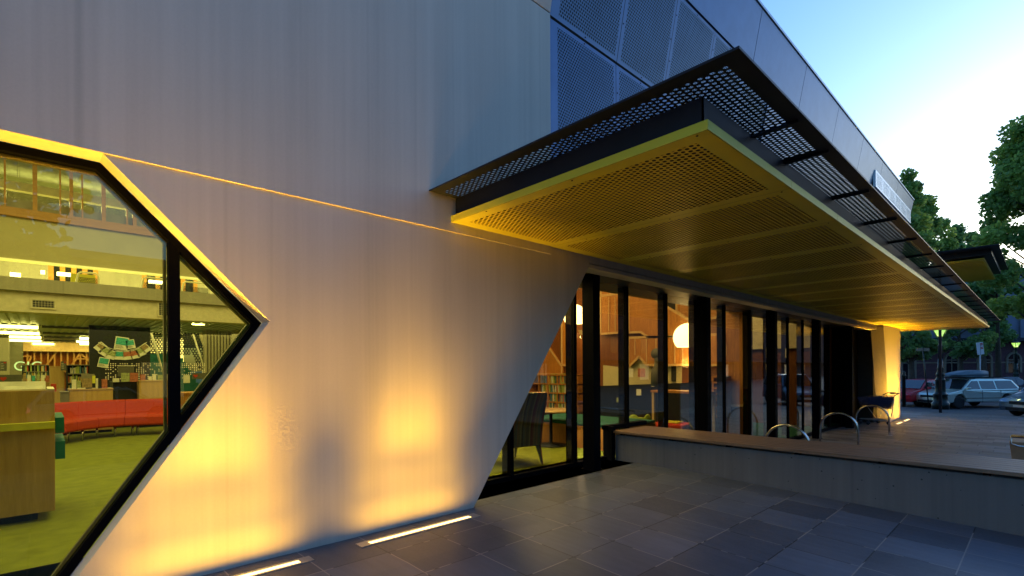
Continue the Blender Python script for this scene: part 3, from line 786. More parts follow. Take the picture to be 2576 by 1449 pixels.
# ---- concrete column and far wall on the left
a, b_ = atY(-60, 900, 21), atY(22, 900, 21)
m = MB(); m.box(a.x, b_.x, 21, 21.6, 0, zc); m.build('inner_column', 'inner_concrete', lib)
a, b_ = atY(-30, 900, 26), atY(41, 900, 17)
m = MB(); m.box(a.x, b_.x, 25, 25.5, 0, zc); m.build('inner_column', 'inner_concrete', lib)
# far timber shelving wall
YT = 28.0
X0, X1 = atY(52, 900, YT).x, atY(262, 900, YT).x
t = thing('shelf_wall', 'glowing orange timber shelving wall with house shaped ribs at the far end of the room', 'shelving', (0, 0, 0))
m = MB(); m.box(X0, X1, YT, YT+.2, 0, 2.4); m.build('back_panel', 'glow_wood', t)
m = MB()
n = 13
for k in range(n+1): x = X0+(X1-X0)*k/n; m.box(x-.03, x+.03, YT-.35, YT, 0, 2.4)
m.build('upright', 'edge_wood', t)
m = MB()
zz = [1.75, 2.0]
for (xa_, xb_, z) in ((0, .12, 2.05), (.62, 1, 1.95), (.62, 1, 1.45), (.05, .55, 1.35)): m.box(X0+(X1-X0)*xa_, X0+(X1-X0)*xb_, YT-.37, YT, z, z+.05)
m.build('shelf', 'edge_wood', t)
def strut(p, q): 
    v = Vector(q)-Vector(p); n_ = Vector((-v.z, 0, v.x)).normalized()*.035
    m.prism([Vector(p)+n_, Vector(q)+n_, Vector(q)-n_, Vector(p)-n_], (0, .36, 0))
m = MB()
for (u0, z0, u1, z1) in ((.02, 1.2, .12, 2.05), (.22, 1.3, .41, 2.3), (.52, 1.3, .69, 2.25), (.69, 2.25, .82, 1.8)):
    strut((X0+(X1-X0)*u0, YT-.38, z0), (X0+(X1-X0)*u1, YT-.38, z1))
m.build('gable_rib', 'edge_wood', t)
# teal lit letters
def text(name, body, size, loc, rot, mat, label, cat, parent=None, ext=.004):
    c = bpy.data.curves.new(name, 'FONT'); c.body = body; c.size = size; c.extrude = ext; c.align_x = 'CENTER'; c.align_y = 'CENTER'
    o = bpy.data.objects.new(name+'_tmp', c); COL.objects.link(o)
    dg = bpy.context.evaluated_depsgraph_get(); me = bpy.data.meshes.new_from_object(o.evaluated_get(dg))
    bpy.data.objects.remove(o); me.materials.clear(); me.materials.append(MATS[mat])
    n_ = bpy.data.objects.new(name, me); COL.objects.link(n_); n_.location = loc; n_.rotation_euler = rot
    if parent is not None: n_.parent = parent
    else: tag(n_, label, cat)
    return n_
p = atY(71, 922, 24); text('hanging_letters', 'GIG', .52, p, (R(90), 0, R(20)), 'sign_lit', 'teal letters GIG above the back bookshelves', 'letters')
# ---- books: shared meshes, copied singly
BOOKM = []
for i in range(8):
    m = MB(); w_ = (.028, .035, .022, .04, .03, .026, .034, .045)[i]; h_ = (.24, .21, .26, .23, .20, .25, .22, .27)[i]
    m.box(-w_/2, w_/2, 0, .17, 0, h_)
    bmesh.ops.recalc_face_normals(m.bm, faces=m.bm.faces)
    me = bpy.data.meshes.new('book'); m.bm.to_mesh(me); m.bm.free(); me.materials.append(MATS['book_%d' % i]); BOOKM.append((me, w_))
NB = [0]
def books(x0, x1, y, z, label, group, scale=1.0, fill=.93, along='x', limit=40):
    x = x0; n = 0
    while x < x1 and n < limit and NB[0] < 290:
        me, w_ = BOOKM[rng.randrange(8)]; w_ *= scale*1.05
        if rng.random() < fill:
            o = bpy.data.objects.new('book', me); COL.objects.link(o)
            o.location = (x+w_/2, y, z) if along == 'x' else (y, x+w_/2, z)
            o.rotation_euler = (0, R(rng.choice([0, 0, 0, 0, 7, -6])), 0) if along == 'x' else (R(rng.choice([0, 0, 0, 5])), 0, R(-90))
            o.scale = (scale, scale, scale*rng.uniform(.9, 1.1)); tag(o, label, 'book', group); NB[0] += 1; n += 1
        x += w_+.003*scale

# front cabinet
p = atZ(139, 1284, .08); YC = p.y; zt1 = atY(139, 981, YC).z
a = atY(-40, 1290, YC).x
t = thing('book_cabinet', 'big timber browser cabinet with a lime stripe just inside the arrow window', 'cabinet', (p.x, YC, 0))
wd_ = a-p.x
m = MB(); m.box(wd_, 0, 0, .02, .08, zt1); m.box(-.02, 0, .02, .9, .08, zt1); m.box(wd_, 0, .88, .9, .08, zt1); m.box(wd_, -.02, .02, .88, .3, .32); m.build('body', 'pale_wood', t, .003)
zs0, zs1 = atY(139, 1075, YC).z, atY(139, 1059, YC).z
m = MB(); m.box(wd_, 0, -.10, -.001, zs0, zs1); plain('lime_strip', (.62, .62, .05), .5); m.build('shelf_edge', 'lime_strip', t)
m = MB(); m.box(wd_, -.12, .1, .8, 0, .08); m.build('plinth', 'dark_void', t)
m = MB(); m.box(wd_+.02, -.03, .02, .04, zt1-.02, zt1+.012); m.box(-.05, -.0, 0, .9, zt1, zt1+.012)
m.build('top_rim', 'white_paint', t)
zc1 = zt1
for k in range(7):
    m = MB(); x0 = p.x+wd_+.1+k*.12
    m.prism([(0, 0, 0), (0, .02, 0), (0, .10, .09+.02*(k % 3)), (0, .08, .09+.02*(k % 3))], (.26+.04*(k % 3), 0, 0))
    o = m.build('picture_book', ['paper', 'teal_paint', 'paper', 'paper_green', 'paper', 'paper_red', 'paper'][k])
    o.location = (p.x-.34-(k % 2)*.40-.03*k, YC+.06+k*.1, zt1-.05); tag(o, ['pale', 'teal', 'cream', 'green', 'white', 'red', 'grey white'][k]+' picture book leaning in the top of the lime striped cabinet', 'book')
for k in range(4):
    m = MB(); m.box(.005, .075, 0, .20, 0, .17); o = m.build('boxed_book', 'teal_paint'); o.location = (p.x, YC+.10+k*.21, .55+.0*k); tag(o, 'teal book box on the side rack of the cabinet', 'book', 'teal book boxes on the side rack of the cabinet')
for k in range(4):
    m = MB(); m.box(.005, .07, 0, .20, 0, .15); o = m.build('boxed_book', 'teal_paint'); o.location = (p.x, YC+.10+k*.21, .80); tag(o, 'teal book box on the side rack of the cabinet', 'book', 'teal book boxes on the side rack of the cabinet')

# curved red sofa
def arc_sofa():
    ft = [atZ(x, y, 0) for x, y in ((140, 1124), (168, 1116), (207, 1110), (244, 1103), (290, 1099), (335, 1096), (380, 1094), (440, 1092))]
    t = thing('sofa', 'long curved red sofa on thin metal legs on the lime carpet', 'sofa', (0, 0, 0))
    # fit a smooth path through the feet
    pts = []
    for i in range(len(ft)-1):
        for k in range(6): pts.append(ft[i].lerp(ft[i+1], k/6))
    for _ in range(30):
        pts = [pts[0]]+[(pts[i-1]+pts[i]*2+pts[i+1])/4 for i in range(1, len(pts)-1)]+[pts[-1]]
    pts = pts[2:]
    prof_seat = [(0, .22), (-.03, .25), (-.03, .40), (0, .44), (.30, .43), (.52, .42), (.52, .22)]
    prof_back = [(.42, .40), (.50, .44), (.60, .74), (.64, .76), (.70, .75), (.70, .22), (.52, .22)]
    def sweep(prof, i0, i1, name):
        m = MB(); rings = []
        for i in range(i0, i1+1):
            tt = (pts[min(i+1, len(pts)-1)]-pts[max(i-1, 0)]).normalized(); nn = Vector((-tt.y, tt.x, 0))
            if nn.y < 0: nn = -nn
            rings.append([m.bm.verts.new(pts[i]+nn*(a-.06)+Vector((0, 0, b))) for a, b in prof])
        for q, w in zip(rings, rings[1:]):
            for k in range(len(prof)): m.bm.faces.new((q[k], q[(k+1) % len(prof)], w[(k+1) % len(prof)], w[k]))
        m.bm.faces.new(rings[0]); m.bm.faces.new(rings[-1][::-1]); return m.build(name, 'red_fabric', t, .018, 3)
    n = len(pts)-1; cuts = [0, n//6, n//3+2, int(n*.66), n]
    for a, b in zip(cuts, cuts[1:]):
        if b > a: sweep(prof_seat, a, b, 'seat')
    cuts = [0, n//7, int(n*.66), n]
    for a, b in zip(cuts, cuts[1:]): sweep(prof_back, a, b, 'backrest')
    for f in ft[1:6]+[ft[5]+Vector((.09, 0, 0))]:
        m = MB(); m.tube([f+Vector((0, .02, 0)), f+Vector((0, .02, .24))], .018, 8); m.build('leg', 'chrome', t)
        m = MB(); m.tube([f+Vector((.03, .45, 0)), f+Vector((.03, .45, .24))], .018, 8); m.build('leg', 'chrome', t)
arc_sofa()

def cabinet(name, x0, x1, ytop, Y, depth, mat, label, cat='desk', z0=.06, back=True):
    a, b_ = atY(x0, ytop, Y), atY(x1, ytop, Y); w_, h_ = b_.x-a.x, a.z
    t = thing(name, label, cat, (a.x, Y, 0))
    m = MB(); m.box(0, w_, 0, .03, z0, h_-.03); m.box(0, .03, .03, depth, z0, h_-.03); m.box(w_-.03, w_, .03, depth, z0, h_-.03); m.build('panel', mat, t)
    m = MB(); m.box(-.01, w_+.01, -.015, depth, h_-.03, h_); m.build('top', mat, t)
    m = MB(); m.box(.02, w_-.02, .04, depth-.03, 0, z0); m.build('plinth', 'dark_void', t)
    return t, a, w_, h_
t1, a1, w1, h1_ = cabinet('desk', 174, 284, 979, 10.7, .6, 'pale_wood', 'timber display desk piled with books behind the left half of the sofa')
t2, a2, w2, h2_ = cabinet('desk', 350, 450, 957, 11.2, .6, 'pale_wood', 'tall timber desk with small cards standing on top, left of the black mullion')
t3, a3, w3, h3_ = cabinet('desk', 284, 350, 960, 11.6, .6, 'dark_void', 'desk with black panels in place of the dark opening between the timber desks')  # black panels paint the shade of the opening between the desks
t4, a4, w4, h4_ = cabinet('shelf_end', 126, 162, 921, 13.2, .9, 'pale_wood', 'tall pale timber end panel of the bookshelf run', 'bookshelf')
t5, a5, w5, h5_ = cabinet('low_shelf', 55, 150, 962, 14.8, .5, 'pale_wood_x', 'low timber display shelf with picture books in front of the back shelves', 'bookshelf')
t6, a6, w6, h6_ = cabinet('desk', 462, 560, 988, 5.2, .5, 'wall_wood', 'brown timber bookshelf below the heart sign in the triangular pane', 'bookshelf')
t7, a7, w7, h7_ = cabinet('computer', 152, 174, 985, 10.6, .3, 'grey_frame', 'grey computer box standing beside the book piled desk', 'computer')
def bookcase(x0, x1, ytop, ybot, Y, rows, label, mat='dark_void', lim=26, group='books on the black shelves at the back', sc=1.0):
    a, b_ = atY(x0, ytop, Y), atY(x1, ybot, Y); w_ = b_.x-a.x; h_ = a.z; z0 = max(0, b_.z)
    t = thing('bookcase', label, 'bookshelf', (a.x, Y, 0))
    m = MB(); m.box(0, .03, 0, .32, z0, h_); m.box(w_-.03, w_, 0, .32, z0, h_); m.box(.03, w_-.03, .29, .32, z0, h_); m.build('frame', mat, t)
    m = MB(); dz = (h_-z0)/rows
    for k in range(rows+1): m.box(.03, w_-.03, 0, .29, z0+k*dz, z0+k*dz+.02)
    m.build('shelf', mat if mat != 'dark_void' else 'grey_frame', t)
    for k in range(rows): books(a.x+.04, b_.x-.06, Y+.05, z0+k*dz+.02, 'book among the spines on '+label[:60], group+' '+label[-18:], sc*min(1.25, dz*.8/.26), .93, 'x', lim)
    return t
bookcase(167, 228, 919, 985, 13.0, 3, 'black bookcase between the pale end panel and the display wall', sc=1.0, lim=24, group='books,')
bookcase(55, 124, 919, 952, 20.0, 2, 'back bookcase under the orange timber wall', sc=1.3, lim=24, group='books,')
# signs and things on desks
def flat(name, x0, y0, x1, y1, Y, mat, label, cat, depth=.02, group=None):
    a, b_ = atY(x0, y0, Y), atY(x1, y1, Y); m = MB(); m.box(0, b_.x-a.x, 0, depth, 0, a.z-b_.z); o = m.build(name, mat); o.location = (a.x, Y, b_.z); return tag(o, label, cat, group)
def signboard(x0, y0, x1, y1, Y, label, heart=True):
    a, b_ = atY(x0, y0, Y), atY(x1, y1, Y); w_, h_ = b_.x-a.x, a.z-b_.z
    t = thing('shelf_sign', label, 'sign', (a.x, Y, b_.z)); m = MB(); m.box(0, w_, 0, .03, 0, h_); m.build('board', 'off_tube', t)
    m = MB(); r_ = h_*.33 if w_ > h_ else w_*.25; cx_, cz_ = (r_*1.3, h_*.5) if w_ > h_ else (w_*.75, h_*.86)
    hp = [(16*math.sin(q)**3/17, (13*math.cos(q)-5*math.cos(2*q)-2*math.cos(3*q)-math.cos(4*q))/17) for q in [2*math.pi*k/24 for k in range(24)]]
    m.prism([(cx_+x*r_, -.004, cz_+z*r_) for x, z in hp], (0, .004, 0)); m.build('heart', 'red_fabric', t)
    m = MB()
    if w_ <= h_:
        for k in range(4): m.box(w_*.12, w_*(.5+.1*(k % 2)), -.003, 0, h_*(.75-.17*k), h_*(.78-.17*k))
        m.build('writing', 'paper', t)
signboard(153, 909, 167, 932, 12.9, 'tall black sign with small white lines and a red heart on the bookshelf end')
signboard(0, 909, 17, 933, 12.0, 'black sign with white lines and a red heart at the far left edge')
signboard(-4, 943, 55, 962, 6.0, 'wide black sign with a red heart behind the front cabinet')
signboard(484, 938, 526, 953, 6.2, 'black box sign with a red heart over the books in the triangular pane')
k = 0
for x0, y0, x1, y1, mt, lab in ((305, 938, 326, 960, 'paper_green', 'framed green and orange picture book standing on the desk over the dark opening'), (327, 938, 347, 960, 'paper_red', 'framed orange picture book beside the green one over the dark opening'),
        (353, 942, 366, 957, 'paper_red', 'pink leaflet stand at the left end of the tall timber desk'), (374, 947, 382, 957, 'paper', 'small folded white card on the tall timber desk'), (384, 941, 393, 957, 'paper', 'upright white card in the middle of the tall timber desk'), (397, 943, 410, 957, 'paper_green', 'lime leaflet stand on the tall timber desk'), (413, 941, 421, 957, 'paper', 'white card next to the black mullion on the tall timber desk')):
    flat('leaflet_stand' if 'leaflet' in lab or 'card' in lab else 'picture_book', x0, y0, x1, y1, 11.3, mt, lab, 'book' if 'book' in lab else 'card', .04)
flat('tissue_dispenser', 285, 952, 300, 961, 11.5, 'white_paint', 'small white dispenser on the left end of the desk over the dark opening', 'dispenser', .15)
# monitor
p = atY(317, 925, 11.9)
t = thing('monitor', 'dark computer monitor seen from behind on the desk over the dark opening', 'monitor', (p.x, 11.9, p.z))
m = MB(); m.box(-.16, .16, 0, .05, -.22, .05); m.build('screen', 'off_tube', t, .006)
m = MB(); m.box(-.15, .15, -.02, .03, .04, .055); m.build('top_edge', 'white_paint', t)
m = MB(); m.box(-.03, .03, 0, .04, -.34, -.2); m.build('stand', 'off_tube', t)
# pile of books on desk one
for k, (x0, y0, x1, y1, mt, lab) in enumerate(((181, 955, 192, 983, 'paper', 'tall cream book standing at the left of the desk pile'), (193, 958, 204, 980, 'paper_green', 'yellow book standing in the desk pile'), (205, 941, 238, 952, 'grey_frame', 'grey printer on top of the desk pile'), (206, 952, 232, 975, 'paper_brown', 'brown picture book open in the desk pile'),
        (232, 945, 240, 964, 'lime_strip', 'yellow label box on the end of the desk pile'), (241, 952, 247, 977, 'paper', 'thin white book in the desk pile'), (248, 955, 255, 977, 'dark_void', 'thin black book in the desk pile'), (256, 954, 270, 978, 'paper_red', 'orange striped book at the right end of the desk pile'), (215, 970, 231, 979, 'teal_paint', 'teal book lying in front of the desk pile'), (194, 976, 215, 984, 'paper', 'white tray at the front of the desk pile'))):
    flat('printer' if 'printer' in lab else ('tray' if 'tray' in lab else 'book'), x0, y0, x1, y1, 10.74+.02*(k % 3), mt, lab, 'printer' if 'printer' in lab else ('tray' if 'tray' in lab else 'book'), .12)
# low shelf display
for k, mt in enumerate(('paper_brown', 'paper', 'paper_teal', 'paper_green', 'paper', 'paper_red', 'paper_brown', 'paper_green')):
    flat('picture_book', 57+k*11.5, 942+(k % 3)*1.5, 66+k*11.5, 962, 14.85, mt, 'picture book facing out on the low timber display shelf', 'book', .03, 'picture books on the low display shelf')
books(atY(470, 990, 5.3).x, atY(545, 990, 5.3).x, 5.3, h6_-.34, 'book standing in the shelf of the triangular pane', 'books in the triangular pane', 1.15, .95, 'x', 34)
flat('picture_book', 462, 944, 478, 963, 6.4, 'paper', 'white book standing beside the red heart sign in the triangular pane', 'book', .03)
flat('red_box', 128, 952+14, 142, 985, 7.4, 'red_fabric', 'red box standing behind the front cabinet', 'box', .2)

perforated('perf_stair', (.012, .014, .015), .085, .026, .5, 0)
area('room_fill', (4.8, 17.9, 2.5), (4.8, 18.4, 1.2), 3, .4, 26, (1, .95, .75))  # added lamp behind the mesh, brightens the stair back wall
# staircase behind the display wall
t = thing('staircase', 'dark staircase with perforated balustrades and slanting pale handrails behind the black mullion', 'stairs', (0, 0, 0))
YS = 15.2
ax, bx = atY(377, 840, YS).x, atY(512, 840, YS).x
m = MB(); m.box(ax, bx, YS+3.2, YS+3.3, 0, zc-.05); m.build('back', 'cream_paint', t)
zt2 = atY(450, 838, YS+2).z; zb2 = atY(450, 893, YS+2).z
m = MB(); q = [(ax, zb2), (bx, zb2), (bx, zt2), (ax, zt2)]; m.face([(x, YS+2.0, z) for x, z in q], 0, q); m.build('balustrade_mesh', 'perf_stair', t)
m = MB(); m.box(ax, bx, YS+1.95, YS+2.0, zt2+.02, zt2+.14); m.build('landing_edge', 'cream_paint', t)
m = MB(); m.tube([(ax, YS+1.9, zt2-.12), (bx, YS+1.9, zt2-.12)], .022, 8); m.build('handrail', 'white_paint', t)
m = MB()
for k in range(14):
    z = .14*k; x0 = atY(455, 950, YS).x+.0*k; x1 = atY(540-5*k, 950, YS).x; m.box(x0-2.0, x1, YS+.1*k, YS+.1*k+.3, z, z+.14)
m.build('step', 'teal_floor_mat' if 'teal_floor_mat' in MATS else 'carpet_teal', t)
m = MB()
for (u0, v0, u1, v1) in ((379, 833, 413, 946), (484, 836, 522, 950)): m.tube([atY(u0, v0, YS-.1), atY(u1, v1, YS-.1)], .028, 8)
m.build('handrail', 'white_paint', t)
m = MB(); A, B = atY(499, 838, YS-.05), atY(531, 930, YS-.05); q = [A+Vector((-.42, 0, 0)), A, B, B+Vector((-.35, 0, 0))]
m.face(q, 0, [(v.x, v.z) for v in q]); m.build('balustrade_mesh', 'perf_stair', t)
m = MB(); A, B = atY(500, 836, YS), atY(531, 925, YS); m.prism([A, A+Vector((.34, 0, 0)), B+Vector((.06, 0, 0)), B], (0, .12, 0)); m.build('stringer', 'cream_paint', t)
m = MB()
# ribbed and flat concrete wall at the right of the room
YR = 15.0; a, b_ = atY(514, 830, YR), atY(585, 830, YR)
m = MB(); m.box(a.x, 6.8, YR, YR+.3, 0, zc); n = 9
for k in range(n): x = a.x+(b_.x-a.x)*k/n; m.box(x, x+(b_.x-a.x)/n*.5, YR-.1, YR, 0, zc-.005)
m.build('ribbed_wall', 'inner_concrete', lib)
YQ = 14.1; a = atY(589, 830, YQ)
m = MB(); m.box(a.x, a.x+2.2, YQ, YQ+.3, 0, zc-.004); m.build('side_wall', 'inner_concrete', lib)
m = MB(); p = atY(499, 829, 12.5); 
t = thing('downlight', 'small bright ceiling light above the stairs in the triangular pane', 'ceiling light', (p.x, 12.5, zc-.02)); m.lathe([(.001, 0), (.16, 0), (.16, -.02), (.001, -.02)], (0, 0, 0), 14); m.build('lens', 'tube_white', t)

# ================================================================== RIGHT ROOM
XW = 12.0
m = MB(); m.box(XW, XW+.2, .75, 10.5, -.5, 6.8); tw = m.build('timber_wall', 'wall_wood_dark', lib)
c3 = lambda x, y: ((1740+x/2.6833)/1.4907, (980+y/2.6833)/1.4907)
def wallpoly(name, pts, mat, off=.06, thick=.06, edge=None, parent=tw):
    P_ = [atX(*c3(*q), XW-off) for q in pts]
    m = MB(); m.prism(P_, (thick, 0, 0)); o = m.build(name, mat, parent)
    if edge:
        m = MB(); n = len(P_)
        for i in range(n):
            p, q = P_[i], P_[(i+1) % n]; v = (q-p).normalized(); nn = Vector((0, -v.z, v.y))*.03
            m.prism([p+nn+Vector((-.012, 0, 0)), q+nn+Vector((-.012, 0, 0)), q-nn+Vector((-.012, 0, 0)), p-nn+Vector((-.012, 0, 0))], (.011, 0, 0))
        m.build('edge_strip', edge, o)
    return o
# depth layers are a few centimetres apart on the wall
wallpoly('timber_panel', [(1375, 350), (1650, 312), (1650, 712), (1375, 730)], 'wall_wood', .10, .09, 'edge_wood')
wallpoly('timber_panel', [(1657, 312), (1778, 297), (2310, 620), (2310, 760), (1850, 760), (1778, 712), (1657, 715)], 'wall_wood', .16, .14, 'edge_wood')
wallpoly('timber_panel', [(1657, 770), (2560, 735), (2560, 1043), (1835, 1043), (1762, 957), (1657, 1065)], 'wall_wood', .16, .14, 'edge_wood')
wallpoly('timber_panel', [(2040, 200), (2560, 300), (2560, 560), (2300, 610), (2140, 500), (2140, 320), (2040, 330)], 'wall_wood', .08, .07, 'edge_wood')
wallpoly('timber_panel', [(1380, 60), (1430, 140), (1475, 335), (1380, 348)], 'wall_wood', .08, .07, 'edge_wood')
wallpoly('timber_panel', [(1835, 190), (1975, 215), (1975, 420), (1800, 300)], 'wall_wood', .08, .07, 'edge_wood')
wallpoly('timber_panel', [(2600, 350), (2860, 400), (2860, 1450), (2600, 1450)], 'wall_wood', .05, .04, 'edge_wood')
wallpoly('timber_panel', [(735, 1135), (850, 862), (985, 1060), (985, 1140)], 'wall_wood', .12, .1, 'edge_wood')
wallpoly('timber_panel', [(985, 560), (1085, 400), (1085, 1060), (985, 1040)], 'wall_wood', .06, .05, 'edge_wood')
wallpoly('recess_shade_panel', [(1445, 150), (1640, 120), (1640, 310), (1480, 332)], 'dark_void', .05, .03)  # flat dark panels paint the shade of openings in the timber
wallpoly('recess_shade_panel', [(2050, 330), (2135, 320), (2135, 500), (2050, 465)], 'dark_void', .06, .03)
for bx in (1455, 1520, 1600, 1720, 1835, 1930, 2120, 2200):
    for (ya, yb) in (((345, 715) if bx < 1650 else (770, 955 if bx < 1835 else 1040)),):
        A, B = atX(*c3(bx, ya+12), XW-.17), atX(*c3(bx, yb-12), XW-.17)
        m = MB(); m.box(XW-.175, XW-.162, A.y-.012, A.y+.012, B.z, A.z); m.build('batten', 'edge_wood', tw)
# pale alcove under the timber
wallpoly('alcove', [(1400, 1045), (1650, 1075), (1762, 975), (1835, 1048), (2190, 1048), (2190, 1250), (1400, 1330)], 'bulkhead_paint', .03, .02)
wallpoly('recess_shade_panel', [(2085, 1050), (2130, 1050), (2130, 1210), (2085, 1210)], 'dark_void', .06, .03)  # flat dark panel in place of a shaded recess
wallpoly('shelf_reflection_panel', [(1200, 1260), (2560, 1210), (2560, 1900), (1200, 1800)], 'dark_metal', .04, .03)  # dark tone stands in for the shelf and mirrored cars
# cubby shelving
def cubby(x0, x1, y0, y1, nx, ny, Xw, label, nb):
    P0, P1 = atX(*c3(x0, y0), Xw), atX(*c3(x1, y1), Xw)
    Y0, Y1 = sorted((P0.y, P1.y)); z0, z1 = sorted((P0.z, P1.z))
    t = thing('cubby_shelf', label, 'bookshelf', (Xw, Y0, 0)); m = MB(); w_ = Y1-Y0
    for k in range(nx+1): m.box(-.3, 0, w_*k/nx-.02, w_*k/nx+.02, z0, z1)
    m.build('upright', 'wall_wood', t); m = MB()
    for k in range(ny+1): z = z0+(z1-z0)*k/ny; m.box(-.302, 0, -.02, w_+.02, z-.02, z+.02)
    m.build('shelf', 'wall_wood', t)
    for k in range(ny):
        books(Y0+.1, Y1-.15, Xw-.27, z0+(z1-z0)*k/ny+.02, 'book on the cubby shelves left of the first black column', 'books on the cubby shelves', 1.15, .8, 'y', nb)
cubby(560, 1200, 1140, 1520, 7, 4, XW-.02, 'timber cubby bookshelf behind the striped armchair', 26)
cubby(2560, 2680, 1160, 1560, 1, 7, XW-.1, 'narrow timber bookshelf right of the second black column', 6)
for (x0, y0, x1, y1, mt, lab) in ((1660, 1080, 1700, 1165, 'paper', 'white picture book on the alcove ledge, left one'), (1748, 1078, 1820, 1165, 'paper_red', 'framed picture poster on the alcove ledge, right one'), (1735, 1285, 1780, 1350, 'paper', 'small white card standing on the dark shelf, right one'), (1535, 1370, 1572, 1420, 'paper_green', 'small pale card standing low on the dark shelf'), (1885, 1222, 1912, 1262, 'paper', 'tiny white card beside the dark figure')):
    A, B = atX(*c3(x0, y0), XW-.4), atX(*c3(x1, y1), XW-.4)
    m = MB(); m.box(0, .02, 0, abs(A.y-B.y), 0, A.z-B.z); o = m.build('picture_card', mt); o.location = (XW-.4, min(A.y, B.y), B.z); tag(o, lab, 'card')
# round headed clock figure
p = atX(*c3(1935, 1255), XW-.9)
t = thing('floor_clock', 'dark pedestal with a round head standing in the pale alcove', 'statue', p)
m = MB(); m.lathe([(.13, 0), (.13, .3), (.10, .42), (.05, .5), (.04, .62)], (0, 0, 0), 12); m.build('pedestal', 'off_tube', t)
m = MB(); m.lathe([(.001, -.03), (.13, -.03), (.13, .03), (.001, .03)], (0, 0, .80), 20, M=Matrix.Rotation(R(90), 3, 'Y')); m.box(-.05, .05, -.12, .02, .60, .70); m.build('head', 'off_tube', t)
# table in the reading corner
def table(name, cx, cy, w_, dd, h_, mat, label, z=0, legs=4):
    t = thing(name, label, 'table', (cx, cy, z)); m = MB(); m.box(-w_/2, w_/2, -dd/2, dd/2, h_-.05, h_); m.build('table_top', mat, t, .004)
    for sx in (-1, 1):
        for sy in (-1, 1): m = MB(); m.box(sx*(w_/2-.05)-.03, sx*(w_/2-.05)+.03, sy*(dd/2-.05)-.03, sy*(dd/2-.05)+.03, 0, h_-.05); m.build('leg', 'edge_wood', t)
    return t
p = atX(1800, 985, 10.6); table('table', 10.6, p.y+.75, .6, 1.3, p.z+.5, 'wall_wood', 'long timber table in front of the alcove behind the red and blue cushions', -.5)
t = thing('round_table', 'round pale timber table on a disc foot behind the striped armchair', 'table', (6.75, 2.2, 0))
m = MB(); m.lathe([(.001, .62), (.45, .62), (.46, .635), (.45, .65), (.001, .65)], (0, 0, 0), 32); m.build('table_top', 'pale_wood_x', t)
m = MB(); m.lathe([(.001, 0), (.28, 0), (.28, .02), (.03, .04), (.03, .62), (.001, .62)], (0, 0, 0), 24); m.build('pedestal', 'dark_metal', t)
# teal topped low platform
m = MB(); m.box(7.0, 8.3, 1.0, 3.2, -.47, .37); o = thing('seat_platform', 'low timber platform with a teal cushion top behind the first black column', 'platform', (0, 0, 0)); m.build('box', 'wall_wood', o)
m = MB(); m.box(7.0, 8.3, 1.0, 3.2, .375, .43); m.build('cushion', 'carpet_teal', o, .02, 3)
# striped armchair
mm_, nt_, b_ = newmat('stripe_fabric')
v_ = scaled(nt_, 1, 1, 1); wv = N(nt_, 'ShaderNodeSeparateXYZ'); L(nt_, v_, wv.inputs[0])
q_ = math_(nt_, 'MULTIPLY', math_(nt_, 'ADD', wv.outputs[0], math_(nt_, 'MULTIPLY', wv.outputs[1], .5)), 38)
wn_ = N(nt_, 'ShaderNodeTexWhiteNoise', noise_dimensions='1D'); L(nt_, math_(nt_, 'FLOOR', q_), wn_.inputs['W'])
L(nt_, ramp(nt_, wn_.outputs[0], [(0, (.28, .04, .05)), (.25, (.48, .40, .20)), (.45, (.14, .12, .08)), (.65, (.34, .27, .12)), (.85, (.10, .15, .16)), (1, (.55, .50, .28))]), b_.inputs['Base Color']); b_.inputs['Roughness'].default_value = .9
fa = [atZ(1256, 1166, 0), atZ(1342, 1181, 0), atZ(1413, 1167, 0)]
cx_, cy_ = 5.08, 1.42
t = thing('armchair', 'high backed armchair in striped fabric seen from behind through the glazing', 'armchair', (cx_, cy_, 0), R(-8))
def skin(sections, name, parent, mat):
    m = MB(); rings = [[m.bm.verts.new(p) for p in s_] for s_ in sections]; n = len(sections[0])
    for q, w in zip(rings, rings[1:]):
        for k in range(n): m.bm.faces.new((q[k], q[(k+1) % n], w[(k+1) % n], w[k]))
    m.bm.faces.new(rings[0]); m.bm.faces.new(rings[-1][::-1]); o = m.build(name, mat, parent, .02, 3); return o
def rect(y0, y1, x, z): return [(-x, y0, z), (x, y0, z), (x, y1, z), (-x, y1, z)]
# back faces -Y (towards the street), seat faces +Y
skin([rect(-.30, -.16, .29, .28), rect(-.31, -.15, .31, .55), rect(-.35, -.20, .33, .80), rect(-.41, -.29, .32, 1.02), rect(-.43, -.33, .28, 1.06)], 'backrest', t, 'stripe_fabric')
skin([rect(-.16, .36, .27, .26), rect(-.16, .38, .27, .44)], 'seat', t, 'stripe_fabric')
for s_ in (-1, 1):
    o = skin([[(s_*.27, -.2, .26), (s_*.34, -.2, .26), (s_*.34, .36, .26), (s_*.27, .36, .26)], [(s_*.27, -.2, .58), (s_*.35, -.2, .60), (s_*.35, .36, .56), (s_*.27, .36, .56)]], 'armrest', t, 'stripe_fabric')
    skin([[(s_*.22, -.29, .28), (s_*.29, -.29, .28), (s_*.29, -.22, .28), (s_*.22, -.22, .28)], [(s_*.26, -.34, 0), (s_*.29, -.34, 0), (s_*.29, -.31, 0), (s_*.26, -.31, 0)]], 'leg', t, 'dark_metal' if 0 else 'stripe_fabric')
    skin([[(s_*.23, .28, .26), (s_*.29, .28, .26), (s_*.29, .34, .26), (s_*.23, .34, .26)], [(s_*.25, .33, 0), (s_*.28, .33, 0), (s_*.28, .36, 0), (s_*.25, .36, 0)]], 'leg', t, 'stripe_fabric')
